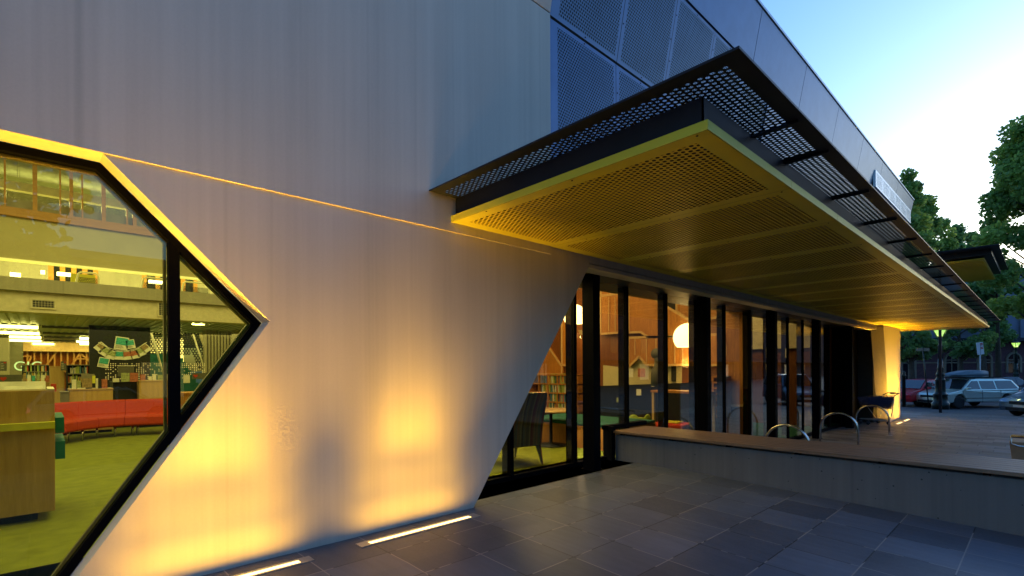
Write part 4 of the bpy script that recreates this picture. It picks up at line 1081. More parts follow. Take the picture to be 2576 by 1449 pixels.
# cushions: red over blue
def cushion(x, y, z, sx, sy, sz, mat, lab, grp):
    m = MB(); m.box(-sx, sx, -sy, sy, 0, sz); o = m.build('floor_cushion', mat, None, .035, 4); o.location = (x, y, z); o.rotation_euler = (0, 0, R(8)); return tag(o, lab, 'cushion', grp)
p0 = atY(1700, 1080, 2.4)
bx_, by_ = p0.x, 2.5
z = atY(1700, 1098, 2.4).z-.38
for k in range(3): cushion(bx_, by_, z+k*.125, .42, .42, .122, 'blue_fabric', ('lowest', 'second', 'topmost')[k]+' blue floor cushion under the red ones', 'blue floor cushions')
for k in range(3): cushion(bx_, by_, z+.375+k*.115, .43, .43, .112, 'red_fabric', ('lowest', 'middle', 'topmost')[k]+' red floor cushion of the stack', 'red floor cushions')
cushion(bx_+.05, by_, z+.375+.345, .2, .2, .03, 'lime_strip', 'small pale lime cushion on top of the red stack', None)
plinth_z = z
m = MB(); m.box(bx_-.5, bx_+.6, by_-.5, by_+.6, -.47, z); tag(m.build('low_plinth', 'carpet_teal'), 'teal plinth that carries the stack of cushions', 'platform')
# lime plastic animal shaped stool
p = atY(1608, 1050, 1.9)
t = thing('child_stool', 'lime green moulded plastic child stool with two ear shaped sides', 'stool', (p.x, 1.9, p.z-.3), R(-30))
m = MB()
for s_ in (-1, 1): m.lathe([(.001, -.012), (.09, -.012), (.11, 0), (.09, .012), (.001, .012)], (s_*.16, -.06, .26), 18, M=Matrix.Rotation(R(90), 3, 'X') @ Matrix.Rotation(R(s_*20), 3, 'Y'))
m.build('ear', 'lime_plastic', t)
m = MB(); m.prism([(-.12, -.1, .30), (.12, -.1, .30), (.16, -.12, .18), (.12, -.13, .06), (-.12, -.13, .06), (-.16, -.12, .18)], (0, .03, 0)); m.prism([(-.14, -.08, .28), (.14, -.08, .28), (.16, .3, .25), (-.16, .3, .25)], (0, 0, .02)); m.build('body', 'lime_plastic', t, .008)
for sx in (-1, 1):
    for y in (-.05, .25): m = MB(); m.tube([(sx*.12, y, .27), (sx*.15, y, -.3)], [.05, .035], 8); m.build('leg', 'lime_plastic', t)
# pendants
def pendant(x, y, Y, dia, mat, label, flatcut=.72, bell=False, ang=0):
    p = atY(x, y, Y); r_ = dia/2
    t = thing('pendant_lamp', label, 'pendant lamp', p, 0, 'big round pendant lamps behind the glazing')
    m = MB()
    if bell: prof = [(.02, r_*.62), (r_*.3, r_*.56), (r_*.62, r_*.36), (r_*.70, .0), (r_*.70, -r_*.62), (r_*.66, -r_*.64), (.001, -r_*.60)]
    else: prof = [(max(.001, r_*math.sin(a)), r_*math.cos(a)) for a in [k*R(132)/20 for k in range(21)]]+[(.001, r_*math.cos(R(132)))]
    m.lathe(prof, (0, 0, 0), 36); m.build('shade', mat, t)
    m = MB(); m.lathe([(.001, r_*.62 if bell else r_+0), (.03, r_*.62 if bell else r_), (.03, (r_*.62 if bell else r_)+.04), (.001, (r_*.62 if bell else r_)+.05)], (0, 0, 0), 10); m.build('cap', 'edge_wood', t)
    m = MB(); m.tube([(0, 0, (r_ if not bell else r_*.62)+.04), (.03, 0, r_+.3), (-.02, 0, r_+.8), (0, 0, 5.9-p.z)], .008, 6); m.build('cord', 'edge_wood', t)
    return p
pe1 = pendant(1446, 795, 5.6, .64*15.0/14, 'pendant_white', 'white glowing pendant lamp cut off flat below, beside the slanting wall edge')
pe2 = pendant(1731, 849, 2.1, .71, 'pendant_white', 'largest white glowing pendant lamp, between the first and second black columns')
pe3 = pendant(1927, 859, 3.2, .62, 'pendant_amber', 'amber bell shaped pendant lamp just left of the third black column', bell=True)
pe4 = pendant(2030, 863, 3.4, .66, 'pendant_amber', 'amber bell shaped pendant lamp right of the third black column', bell=True)
# cream box and far back of the right rooms
m = MB(); m.box(17.5, 17.7, .8, 12, 2.0, 6.8); m.build('cream_bulkhead', 'cream_paint', lib)
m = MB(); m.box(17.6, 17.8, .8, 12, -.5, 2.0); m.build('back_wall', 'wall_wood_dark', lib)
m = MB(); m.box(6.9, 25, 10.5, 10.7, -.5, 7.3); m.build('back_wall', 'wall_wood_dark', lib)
m = MB(); m.box(6.9, 25, .72, 10.6, 6.0, 6.1); m.build('room_ceiling', 'cream_paint', lib)
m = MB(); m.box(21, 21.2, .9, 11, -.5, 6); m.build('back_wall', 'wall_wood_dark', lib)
table('table', 14.6, 2.4, 1.6, .8, .75, 'white_paint', 'white table standing on the teal floor right of the third black column', -.47)
m = MB(); m.box(14.2, 15.6, 4.6, 5.2, -.47, .5); tag(m.build('service_counter', 'cream_paint'), 'cream service counter block at the back of the teal floor', 'counter')
# ================================================================== INTERIOR LIGHT
area('room_fill', (1.0, 5.0, 6.4), (1.0, 5.5, 0), 9, 8.5, 230, (1, .93, .66))
area('room_fill', (0, 17.6, 2.55+zc-2.7), (0, 17.6, 0), 11, 11.5, 210, (1, .92, .60))
area('room_fill', (2, 15.5, 6.3), (2, 15.6, 0), 12, 3, 420, (1, .95, .65))
area('room_fill', (0, 26.5, zc-.2), (0, 28, .5), 8, .4, 22, (1, .62, .25))
area('room_fill', (9.0, 4.5, 5.7), (10.5, 4.5, 0), 3, 5, 120, (1, .72, .36))
area('room_fill', (15.0, 5, 5.6), (17.5, 5, 2), 3, 5, 120, (1, .80, .48))
area('room_fill', (5.2, 2.9, 3.6), (5.4, 2.2, 0), 1.5, 1.5, 12, (1, .86, .55))
for p, e in ((pe1, 5), (pe2, 8), (pe3, 2), (pe4, 2)): point('lamp_glow', (p[0], p[1], p[2]-.62), e, (1, .72, .38), .15)

area('room_fill', (5.3, 1.05, 2.62), (5.3, 1.05, 0), 1.6, .25, 24, (1, .86, .55))  # added lamp without a fixture, brightens the striped armchair
# ================================================================== STREET
# carriageway kerb
m = MB(); m.box(27.5, 27.65, -5.2, 9, GZ-.16, GZ); tag(m.build('kerb', 'bench_concrete'), kind='structure')
plain('paint_white', (.5, .5, .5), .6, 0, .3, 5)
plain('car_silver', (.62, .74, .66), .28, .55, .04, 2, .5, .6); plain('car_red', (.62, .02, .035), .28, .2, .04, 2, .5, .7)
plain('car_dark', (.02, .03, .05), .25, .3, .04, 2, .5, .7); plain('car_blue', (.10, .17, .25), .28, .5, .04, 2, .5, .6); plain('car_white', (.55, .57, .6), .3, 0, .04, 2, .5, .6)
plain('car_glass', (.02, .03, .035), .06, 0, .1, 2, 1.0); plain('tyre', (.015, .015, .016), .85); plain('alloy', (.7, .71, .72), .3, .5); plain('roofbox', (.10, .16, .20), .4)
plain('lamp_glass', (.55, .6, .62), .1, .2)
def car(name, label, loc, rz, paint, kind='wagon', group=None, roofbox=False):
    """side profile built along +X (front at +X), width in Y, lofted across so the flanks and glasshouse taper"""
    Ln = {'wagon': 4.75, 'hatch': 4.1, 'suv': 4.5}[kind]; H = {'wagon': 1.48, 'hatch': 1.42, 'suv': 1.72}[kind]; W = .87; h = Ln/2
    t = thing(name, label, 'car', loc, rz, group)
    bl = {'wagon': .93, 'hatch': .90, 'suv': 1.05}[kind]
    wx = (-h+.93, h-.90); wr = .33 if kind != 'suv' else .37
    def arch(cx, n=10): return [(cx+(wr+.06)*math.cos(a), wr+(wr+.06)*math.sin(a)) for a in [math.pi-math.pi*k/n for k in range(n+1)]]
    gc = .20
    low = [(-h+.05, .30)]+[(x, max(z, gc)) for x, z in arch(wx[0])]+[(x, max(z, gc)) for x, z in arch(wx[1])]+[(h-.08, .24), (h, .42), (h-.01, .62), (h-.12, .74)]
    top = [(h-.45, .83), (h-1.15, bl+.02), (-h+.12, bl+.04), (-h+.02, .85), (-h, .5)]
    prof = low+top
    # loft: lower body sections in Y with small inset at the flanks
    m = MB(); rings = []
    for y, k, dz in ((-W+.03, .97, 0), (-W, 1.0, 0), (-W+.0, 1.0, 0), (0, 1.02, .02), (W, 1.0, 0), (W-.03, .97, 0)):
        rings.append([m.bm.verts.new((x*k, y, z+(dz if z > .7 else 0))) for x, z in prof])
    n = len(prof)
    m2 = MB()
    m.bm.free(); m = MB(); rings = []
    for y in (-W, -W*.6, 0, W*.6, W):
        f = 1-.045*(abs(y)/W)**2.5
        rings.append([m.bm.verts.new((x*f, y if z < .75 else y*(1-.05*(z-.75)/.25), z+(.03*(1-(y/W)**2) if z > .7 else 0))) for x, z in prof])
    for q, w_ in zip(rings, rings[1:]):
        for k in range(n): 
            f = m.bm.faces.new((q[k], q[(k+1) % n], w_[(k+1) % n], w_[k])); f.smooth = False
    m.bm.faces.new(rings[0]); m.bm.faces.new(rings[-1][::-1])
    m2.bm.free(); body = m.build('body', paint, t, .045, 3)
    # glasshouse: roof skin over pillars, panes set in
    if kind == 'wagon': gp = [(h-1.12, bl), (h-1.88, H-.03), (h-2.3, H), (-h+.75, H-.03), (-h+.42, H-.08), (-h+.10, bl+.02)]
    elif kind == 'hatch': gp = [(h-.95, bl), (h-1.65, H-.04), (h-2.1, H), (-h+.9, H-.04), (-h+.45, H-.12), (-h+.08, bl+.02)]
    else: gp = [(h-1.1, bl), (h-1.7, H-.03), (h-2.1, H), (-h+.5, H-.02), (-h+.22, H-.10), (-h+.06, bl+.02)]
    def yw(z): return W-.05-.20*(z-bl)/(H-bl)
    m = MB(); A = [m.bm.verts.new((x, -yw(z), z)) for x, z in gp]; B = [m.bm.verts.new((x, yw(z), z)) for x, z in gp]; C_ = [m.bm.verts.new((x, 0, z+(.03 if z > bl+.1 else .01))) for x, z in gp]
    for i in range(len(gp)-1):
        m.bm.faces.new((A[i], A[i+1], C_[i+1], C_[i])); m.bm.faces.new((C_[i], C_[i+1], B[i+1], B[i]))
    m.bm.faces.new(A); m.bm.faces.new(B[::-1]); m.build('roof', paint, t, .03, 2)
    # windows as thin panes just proud of the glasshouse
    def pane(pts, name='side_window'):
        m = MB(); m.prism(pts, (pts[0][3] if len(pts[0]) > 3 else (0, 0, 0)) if 0 else (0, 0, .001)); return m
    for s_ in (-1, 1):
        lo, hi = bl+.035, H-.11
        xf = lambda z: gp[0][0]+(gp[1][0]-gp[0][0])*(z-bl)/(gp[1][1]-bl)-.10
        xr = lambda z: gp[-1][0]+(gp[-2][0]-gp[-1][0])*(z-bl)/(gp[-2][1]-bl)+.12
        mid1 = .12; mid2 = -h+1.55
        for a0, a1, b0, b1 in ((xf(lo), xf(hi), mid1+.04, mid1+.04), (mid1-.04, mid1-.04, mid2+.04, mid2+.04), (mid2-.04, mid2-.04, xr(lo), xr(hi))):
            m = MB(); m.prism([(a0, s_*(yw(lo)+.004), lo), (a1, s_*(yw(hi)+.004), hi), (b1, s_*(yw(hi)+.004), hi), (b0, s_*(yw(lo)+.004), lo)], (0, s_*.006, 0)); m.build('side_window', 'car_glass', t)
    def slope_pane(i, u0, u1, name):
        p, q = Vector((gp[i][0], 0, gp[i][1])), Vector((gp[i+1][0], 0, gp[i+1][1])); a, b_ = p.lerp(q, u0), p.lerp(q, u1)
        nn = Vector((-(q-p).z, 0, (q-p).x)).normalized(); nn = nn if nn.x*(1 if i == 0 else -1) > 0 else -nn
        wa, wb = yw(a.z)-.07, yw(b_.z)-.07; o_ = nn*.012+Vector((0, 0, .012))
        m = MB(); m.prism([a+o_+Vector((0, -wa, 0)), a+o_+Vector((0, wa, 0)), b_+o_+Vector((0, wb, 0)), b_+o_+Vector((0, -wb, 0))], nn*.012); m.build(name, 'car_glass', t)
    slope_pane(0, .04, .94, 'windscreen'); slope_pane(len(gp)-2, .1, .85, 'rear_window')
    for cx_ in wx:
        for s_ in (-1, 1):
            Mx = Matrix.Rotation(R(90), 3, 'X')
            m = MB(); m.lathe([(wr*.62, -.10), (wr*.94, -.10), (wr, -.06), (wr, .06), (wr*.94, .10), (wr*.62, .10)], (cx_, s_*(W-.11), wr), 28, M=Mx); o = m.build('wheel', 'tyre', t)
            m = MB(); yo = s_*(W-.035)
            m.lathe([(wr*.56, -.01), (wr*.64, -.01), (wr*.64, .01), (wr*.56, .01)], (cx_, yo, wr), 28, M=Mx)
            for k in range(5):
                for dd in (-.10, .10):
                    a = 2*math.pi*k/5+.3+dd; m.tube([(cx_+.04*math.cos(a), yo, wr+.04*math.sin(a)), (cx_+wr*.6*math.cos(a+dd*.6), yo, wr+wr*.6*math.sin(a+dd*.6))], .017, 6)
            m.lathe([(.001, -.015), (.05, -.015), (.05, .015), (.001, .015)], (cx_, yo, wr), 12, M=Mx); m.build('rim', 'alloy', o)
            m = MB(); m.lathe([(.001, -.02), (wr*.58, -.02), (wr*.58, .02), (.001, .02)], (cx_, s_*(W-.09), wr), 20, M=Mx); m.build('brake_disc', 'dark_void', o)
    for s_ in (-1, 1):
        m = MB(); m.prism([(h-.10, s_*.42, .62), (h-.06, s_*.74, .62), (h-.40, s_*.835, .68), (h-.48, s_*.80, .80), (h-.20, s_*.44, .765)], (.012, 0, .012)); m.build('headlight', 'lamp_glass', t)
        m = MB(); m.prism([(-h-.012+.04, s_*.55, .66), (-h+.03, s_*.80, .66), (-h+.24, s_*.845, .72), (-h+.24, s_*.845, .86), (-h+.05, s_*.60, .86)], (-.02, 0, 0)); m.build('tail_light', 'tail_red', t)
        m = MB(); m.box(h-1.42, h-1.25, s_*(W-.02), s_*(W+.14), bl+.02, bl+.14); m.build('door_mirror', paint, t, .02)
        m = MB(); m.box(-h+.6, h-1.0, s_*(W-.003), s_*(W+.010), .50, .53); m.build('rub_strip', 'off_tube', t)
        m = MB()
        for x in (.25, -.75): m.box(x-.16, x, s_*(W-.01), s_*(W+.018), .78, .81)
        m.build('door_handle', paint, t)
        m = MB()
        for x in (h-1.12, .10, -1.0 if kind != 'hatch' else -.75): m.box(x-.005, x+.005, s_*(W-.01), s_*(W+.0035), .30, bl-.02)
        m.box(h-1.12, -1.0, s_*(W-.01), s_*(W+.0035), .295, .303); m.build('door_seam', 'dark_void', t)
    m = MB(); m.box(h-.03, h+.004, -.36, .36, .54, .66); m.box(h-.04, h+.004, -.5, .5, .28, .40); m.build('grille', 'dark_void', t)
    m = MB(); m.box(h+.0, h+.014, -.20, .20, .42, .51); m.box(-h-.014, -h, -.2, .2, .6, .7); m.build('number_plate', 'paper', t)
    if kind == 'wagon':
        m = MB()
        for s_ in (-1, 1): m.tube([(h-2.0, s_*.60, H-.02), (h-2.2, s_*.61, H+.05), (-h+.9, s_*.61, H+.04), (-h+.7, s_*.6, H-.02)], .018, 6)
        m.build('roof_rail', 'dark_metal', t)
    return t
def atG(x, y): return atZ(x, y, GZ-.16)
dirL = -right
heading = math.atan2(-right.y, -right.x)
z0 = GZ-.16
p1, p2 = atZ(2401, 1027, z0), atZ(2539, 1027, z0)
ctr = (p1+p2)/2; hd = math.atan2((p1-p2).y, (p1-p2).x)
wag = car('parked_car', 'silver green estate car with a long roof box parked behind the cast iron lamp post', (ctr.x+.85*math.cos(YAW)+.1*dirL.x, ctr.y+.85*math.sin(YAW), z0), hd+R(13), 'car_silver', 'wagon')
# roof box rests on the roof rails
t = thing('roof_box', 'long grey blue roof box strapped on top of the silver green estate car', 'roof box', wag.location+Vector((0, 0, 1.55)), hd+R(13))
m = MB(); rings = []
for x, w_, z0_, z1_ in ((-1.05, .22, .06, .20), (-.95, .36, .02, .34), (-.4, .40, .0, .37), (.3, .40, .0, .34), (.9, .36, .02, .24), (1.28, .22, .05, .12)):
    rings.append([m.bm.verts.new(p) for p in [(x, -w_, z0_+.05), (x, -w_*.9, z0_), (x, w_*.9, z0_), (x, w_, z0_+.05), (x, w_*.9, z1_-.04), (x, w_*.5, z1_), (x, -w_*.5, z1_), (x, -w_*.9, z1_-.04)]])
for q, w_ in zip(rings, rings[1:]):
    for k in range(8): f = m.bm.faces.new((q[k], q[(k+1) % 8], w_[(k+1) % 8], w_[k])); f.smooth = True
m.bm.faces.new(rings[0]); m.bm.faces.new(rings[-1][::-1]); m.build('shell', 'roofbox', t)
m = MB(); m.box(-1.0, 1.2, -.405, .405, .10, .115); m.build('seam', 'dark_metal', t)
m = MB()
for x in (-.5, .5): m.box(x-.03, x+.03, -.62, .62, -.03, .0)
m.build('cross_bar', 'dark_metal', t)
def place(kind, x, y, s_off, ang, paint, label, name='parked_car'):
    p = atG(x, y); dd = d*s_off; return car(name, label, (p.x+dd.x, p.y+dd.y, z0), hd+R(ang), paint, kind)
place('hatch', 2338, 1021, .6, 20, 'car_red', 'red hatchback parked just beyond the silver green estate car')
place('suv', 2725, 1052, .6, 10, 'car_blue', 'grey blue off road car, only its front showing at the right edge')
place('hatch', 2655, 1010, 3.2, 188, 'car_dark', 'dark car with a red tail light behind the estate car at the right edge')
# cars along the kerb across the street, seen mirrored in the glazing
R2 = [(-3.5, -20.5, 'car_blue', 'hatch', 'blue car parked by the kerb across from the window'), (2.0, -20.6, 'car_white', 'wagon', 'white estate car parked by the kerb opposite the arrow window'), (8.2, -20.4, 'car_dark', 'suv', 'dark tall car parked by the kerb opposite the bench'), (14.0, -20.6, 'car_silver', 'hatch', 'pale small car parked by the kerb opposite the bike hoops'), (19.8, -20.5, 'car_blue', 'wagon', 'blue estate car parked by the kerb opposite the dark entry')]
for x, y, pa, kd, lab in R2: car('parked_car', lab, (x, y, z0), R(rng.uniform(-2, 2)), pa, kd)

# ---- cast iron street lamps
def street_lamp(label, loc, H=4.2, lit=True, lz=1.0):
    t = thing('street_lamp', label, 'street lamp', loc, 0, 'cast iron street lamps with green lanterns')
    k = H/4.2
    m = MB(); m.lathe([(.001, 0), (.33, 0), (.33, .28), (.27, .32), (.25, .62), (.29, .66), (.22, .72), (.19, .8), (.18, 1.28), (.21, 1.32), (.17, 1.38), (.13, 1.5), (.17, 1.56), (.15, 1.62), (.105, 1.8), (.13, 1.86), (.10, 1.92), (.085, 2.3)], (0, 0, 0), 16); m.build('base', 'lamp_iron', t)
    m = MB(); m.lathe([(.085, 2.3), (.085, 3.3*k), (.09, 3.33*k), (.06, 3.38*k), (.07, 3.75*k), (.10, 3.8*k), (.001, 3.82*k)], (0, 0, 0), 14); m.build('shaft', 'lamp_iron', t)
    m = MB(); z = 3.82*k
    for a in range(2): 
        c_ = math.cos(a*math.pi); m.tube([(0, 0, 3.4*k), (.25*c_, 0, 3.45*k)], .02, 6)
    m.build('ladder_bar', 'lamp_iron', t)
    g = MB(); g.lathe([(.11, z), (.24, z+.26), (.26, z+.28)], (0, 0, 0), 6, smooth=False); o = g.build('lantern', 'lantern_green', t)
    g = MB(); g.lathe([(.001, z+.03), (.07, z+.05), (.12, z+.2), (.001, z+.24)], (0, 0, 0), 8); 
    m = MB(); 
    for q in range(6):
        a = q*math.pi/3; m.tube([(.115*math.cos(a), .115*math.sin(a), z), (.265*math.cos(a), .265*math.sin(a), z+.28)], .011, 5)
    m.lathe([(.29, z+.28), (.27, z+.31), (.10, z+.42), (.11, z+.45), (.03, z+.50), (.02, z+.60), (.001, z+.62)], (0, 0, 0), 6, smooth=False); m.build('lantern_cap', 'lamp_iron', o)
    g.build('bulb', 'lantern_core', o)
    point('lantern_glow', (loc[0], loc[1], loc[2]+z-.15), 7, (.85, 1, .35), .12)
    return t
plain('lamp_iron', (.010, .022, .018), .35, .3)
pL = atZ(2366, 1029, GZ); dz_ = atS(2366, 826, (pL-Vector((0, -DIST, EYE))).length)
depth = (pL.x*math.cos(YAW)+(pL.y+DIST)*math.sin(YAW)); zl = EYE+(923.5-840)/F*depth
street_lamp('tall cast iron street lamp in front of the silver green car, lantern touching the canopy', (pL.x, pL.y, GZ), 4.2*(zl-GZ)/4.0)
pS = atS(2556, 930, 33); s_dep = 33; zl2 = EYE+(923-872)/F*s_dep
street_lamp('farther cast iron street lamp with green lantern at the right edge, behind the car', (pS.x, pS.y, z0), 4.2*(zl2-z0)/3.95)
for x in (6, 24): street_lamp('cast iron street lamp across the street, '+('opposite the bench' if x == 6 else 'opposite the blade wall'), (x, -14.0, GZ), 4.4)
# kerb bollard, thin leaning pole, parking sign
pb = atZ(2274, 1023, GZ)
t = thing('bollard', 'dark post bollard at the kerb just right of the lit blade wall', 'bollard', pb); m = MB(); m.lathe([(.001, 0), (.08, 0), (.07, 1.45), (.10, 1.47), (.10, 1.52), (.05, 1.6), (.07, 1.68), (.001, 1.75)], (0, 0, 0), 12); m.build('post', 'lamp_iron', t)
pp = atZ(2336, 1020, GZ); dep = pp.x*math.cos(YAW)+(pp.y+DIST)*math.sin(YAW)
topz = EYE+(923-876)/F*dep
t = thing('sign_pole', 'thin leaning dark pole with a small plate seen edge on beside the lamp post', 'sign', pp); m = MB(); m.tube([(0, 0, 0), dirL*.28+Vector((0, 0, topz-GZ))], .028, 8); m.build('pole', 'lamp_iron', t)
m = MB(); M_ = Matrix.Translation(dirL*.28+Vector((0, 0, topz-GZ-.1))) @ Matrix.Rotation(heading, 4, 'Z'); m.box(-.32, .32, -.02, .02, -.08, .08, M=M_); m.build('plate', 'grey_frame', t)
ps = atS(2466, 930, 29.5); z1s, z2s = EYE+(923-890)/F*29.5, EYE+(923-868)/F*29.5
t = thing('parking_sign', 'white and red parking sign tilting on a thin pole above the roof box', 'sign', (ps.x, ps.y, z0)); m = MB(); m.tube([(0, 0, 0), (0, 0, z2s-z0)], .03, 8); m.build('pole', 'galvanised', t)
Mz = Matrix.Rotation(heading+math.pi, 4, 'Z') @ Matrix.Translation((0, 0, (z1s+z2s)/2-z0)) @ Matrix.Rotation(R(-7), 4, 'Y')
m = MB(); m.box(-.19, .19, -.02, .02, -.36, .36, M=Mz)
plate = m.build('plate', 'sign_white', t) if 'sign_white' in MATS else None
if plate is None:
    plain('sign_white', (.8, .82, .9), .5, 0, .02); 
    m = MB(); m.box(-.19, .19, -.02, .02, -.36, .36, M=Mz); plate = m.build('plate', 'sign_white', t)
m = MB()
for z in (.28, .2, .06, -.02): m.box(0, .16, -.028, -.02, z-.025, z+.025, M=Mz); m.box(0, .16, .02, .028, z-.025, z+.025, M=Mz)
m.build('marking', 'car_red', plate)
# brown stone block with a steel handrail at the right edge
pr = atZ(2548, 1178, GZ)
t = thing('stone_block', 'brown stone block wall cut by the right edge of the picture', 'wall', (pr.x, pr.y, GZ))
plain('brown_stone', (.34, .18, .08), .7, 0, .2, 5)
m = MB(); m.prism([(.0, 0, 0), (.1, .05, .50), (.1, -2.6, .50), (0, -2.6, 0)], (1.6, 0, 0)); m.build('block', 'brown_stone', t, .01)
t = thing('handrail', 'stainless handrail loop over the brown stone block at the right edge', 'handrail', (pr.x-.1, pr.y+.02, GZ+.62)); m = MB(); m.tube([(0, 0, 0), (0, -2.2, .05)], .028, 10); m.build('rail', 'chrome', t)
m = MB(); m.tube([(0, .0, 0), (.02, .0, -.14), (.05, -.1, -.18), (.05, -.9, -.18)], .012, 8); m.build('bracket', 'chrome', t)
m = MB(); m.box(0.05, .09, -1.6, -1.5, -.62, .02); m.build('post', 'chrome', t)

# ---- Victorian building across the street, parallel to the picture plane
def W(x, y, s): return atS(x, y, s)
SB = 40.0
org = atS(2380, 930, SB); ex = -dirL; ey = d        # local frame: x to the right, y away
Mv = Matrix(((ex.x, ey.x, 0, org.x), (ex.y, ey.y, 0, org.y), (0, 0, 1, 0), (0, 0, 0, 1)))
px2m = SB/F
def LX(x): return (x-2380)*px2m
def LZ(y): return EYE+(923-y)*px2m
vb = thing('brick_house', 'two storey Victorian building with arched brick ground floor and blue grey rendered upper storey', 'building')
vb.matrix_world = Mv
brickmat('dark_brick', (.09, .035, .045), (.13, .05, .06), (.05, .045, .05), 3)
plain('render_blue', (.16, .19, .26), .8, 0, .1, 1); plain('trim_stone', (.22, .18, .13), .8); plain('window_dark', (.012, .014, .02), .1, 0, .1, 3, .8); plain('awning_dark', (.015, .018, .03), .7)
bx0, bx1 = LX(2230), LX(2900); zg, zs_, zt_, zr = z0, LZ(863), LZ(855), LZ(690)
arches = [2284, 2393, 2476, 2545+4, 2630, 2700]
m = MB(); m.box(bx0, bx1, 0, .4, zg, LZ(858)); m.build('brick_wall', 'dark_brick', vb)
m = MB(); m.box(bx0, bx1, .05, .35, LZ(858), zr); m.build('render_wall', 'render_blue', vb)
m = MB(); m.box(bx0, bx1, -.9, .05, LZ(862), LZ(854)); m.build('awning', 'awning_dark', vb)
m = MB(); m.box(bx0, bx1, -.06, 0, LZ(916), LZ(913)); m.build('string_course', 'trim_stone', vb)
m = MB(); m.box(bx0, bx1, -.3, .4, zr, zr+.4); m.build('cornice', 'trim_stone', vb)
for i, ax_ in enumerate(arches):
    cx_ = LX(ax_); r_ = .62; zc_ = LZ(908); zb_ = zg+.1 if i in (0, 2) else LZ(940)
    m = MB(); pts = [(cx_-r_*.72, -.02, zb_)]+[(cx_-r_*.72*math.cos(a), -.02, zc_+r_*.72*math.sin(a)) for a in [math.pi*k/10 for k in range(11)]]+[(cx_+r_*.72, -.02, zb_)]
    m.prism(pts[::-1], (0, -.02, 0)); o = m.build('window', 'window_dark', vb)
    m = MB()
    for k in range(12):
        a0, a1 = math.pi*k/12, math.pi*(k+1)/12-.02
        m.prism([(cx_-r_*math.cos(a0), -.10, zc_+r_*math.sin(a0)), (cx_-r_*math.cos(a1), -.10, zc_+r_*math.sin(a1)), (cx_-r_*.76*math.cos(a1), -.10, zc_+r_*.76*math.sin(a1)), (cx_-r_*.76*math.cos(a0), -.10, zc_+r_*.76*math.sin(a0))], (0, .10, 0))
    for s_ in (-1, 1): m.box(cx_+s_*r_*.88-.08, cx_+s_*r_*.88+.08, -.09, 0, zb_, zc_)
    m.box(cx_-.1, cx_+.1, -.13, 0, zc_+r_*.95, zc_+r_*1.2); m.build('arch_trim', 'trim_stone', o)
    m = MB(); m.box(cx_-.03, cx_+.03, -.06, -.04, zb_, zc_+.4); m.box(cx_-r_*.7, cx_+r_*.7, -.06, -.04, zc_-.03, zc_+.03); m.build('sash', 'trim_stone', o)
tt = text('sign_lettering', 'HIRE', .42, (LX(2550), -.09, LZ(915.5)), (R(90), 0, 0), 'grey_frame', '', '', vb)
for xw in (2505, 2610):
    m = MB(); a, b_ = LX(xw-24), LX(xw+26); m.box(a, b_, -.02, .05, LZ(838), LZ(783)); o = m.build('upper_window', 'window_dark', vb)
    m = MB(); m.box(a-.15, b_+.15, -.14, .05, LZ(842), LZ(838)); m.build('sill', 'render_blue', o)
    m = MB(); m.box((a+b_)/2-.04, (a+b_)/2+.04, -.05, -.02, LZ(838), LZ(783)); m.build('sash', 'trim_stone', o)
m = MB(); m.tube([(LX(2562), -.12, LZ(855)), (LX(2562), -.12, zr)], .06, 8); m.build('drain_pipe', 'render_blue', vb)
# low distant roofs behind the tree row
for i, (x0, x1, yt, s_, mat, lab) in enumerate(((2286, 2420, 800, 70, 'render_blue', 'plain rendered building far down the street behind the trees'),)):
    a, b_ = atS(x0, 930, s_), atS(x1, 930, s_); t = thing('far_building', lab, 'building')
    t.matrix_world = Matrix(((ex.x, ey.x, 0, a.x), (ex.y, ey.y, 0, a.y), (0, 0, 1, 0), (0, 0, 0, 1)))
    w_ = (b_-a).length; H_ = EYE+(923-yt)/F*s_
    m = MB(); m.box(0, w_, 0, 3, z0, H_); m.build('wall', mat, t); m = MB()
    for k in range(5):
        for j in range(2): m.box(.6+k*1.4, 1.4+k*1.4, -.03, 0, 1.2+j*3, 2.8+j*3)
    m.build('window', 'window_dark', t)
    m = MB(); m.box(-.2, w_+.2, -.2, 3, H_, H_+.3); m.build('cornice', 'trim_stone', t)
# aerial mast on the skyline
pm = atS(2430, 930, 75); t = thing('radio_mast', 'hair thin aerial mast above the far trees', 'mast', (pm.x, pm.y, z0)); ht = EYE+(923-556)/F*75-z0
m = MB(); m.tube([(0, 0, 0), (0, 0, ht)], .06, 5); m.build('pole', 'galvanised', t)
m = MB()
for k in range(4): m.tube([(-.5*ex.x, -.5*ex.y, ht-1-k*.8), (.5*ex.x, .5*ex.y, ht-1-k*.8)], .025, 4)
m.build('antenna', 'galvanised', t)
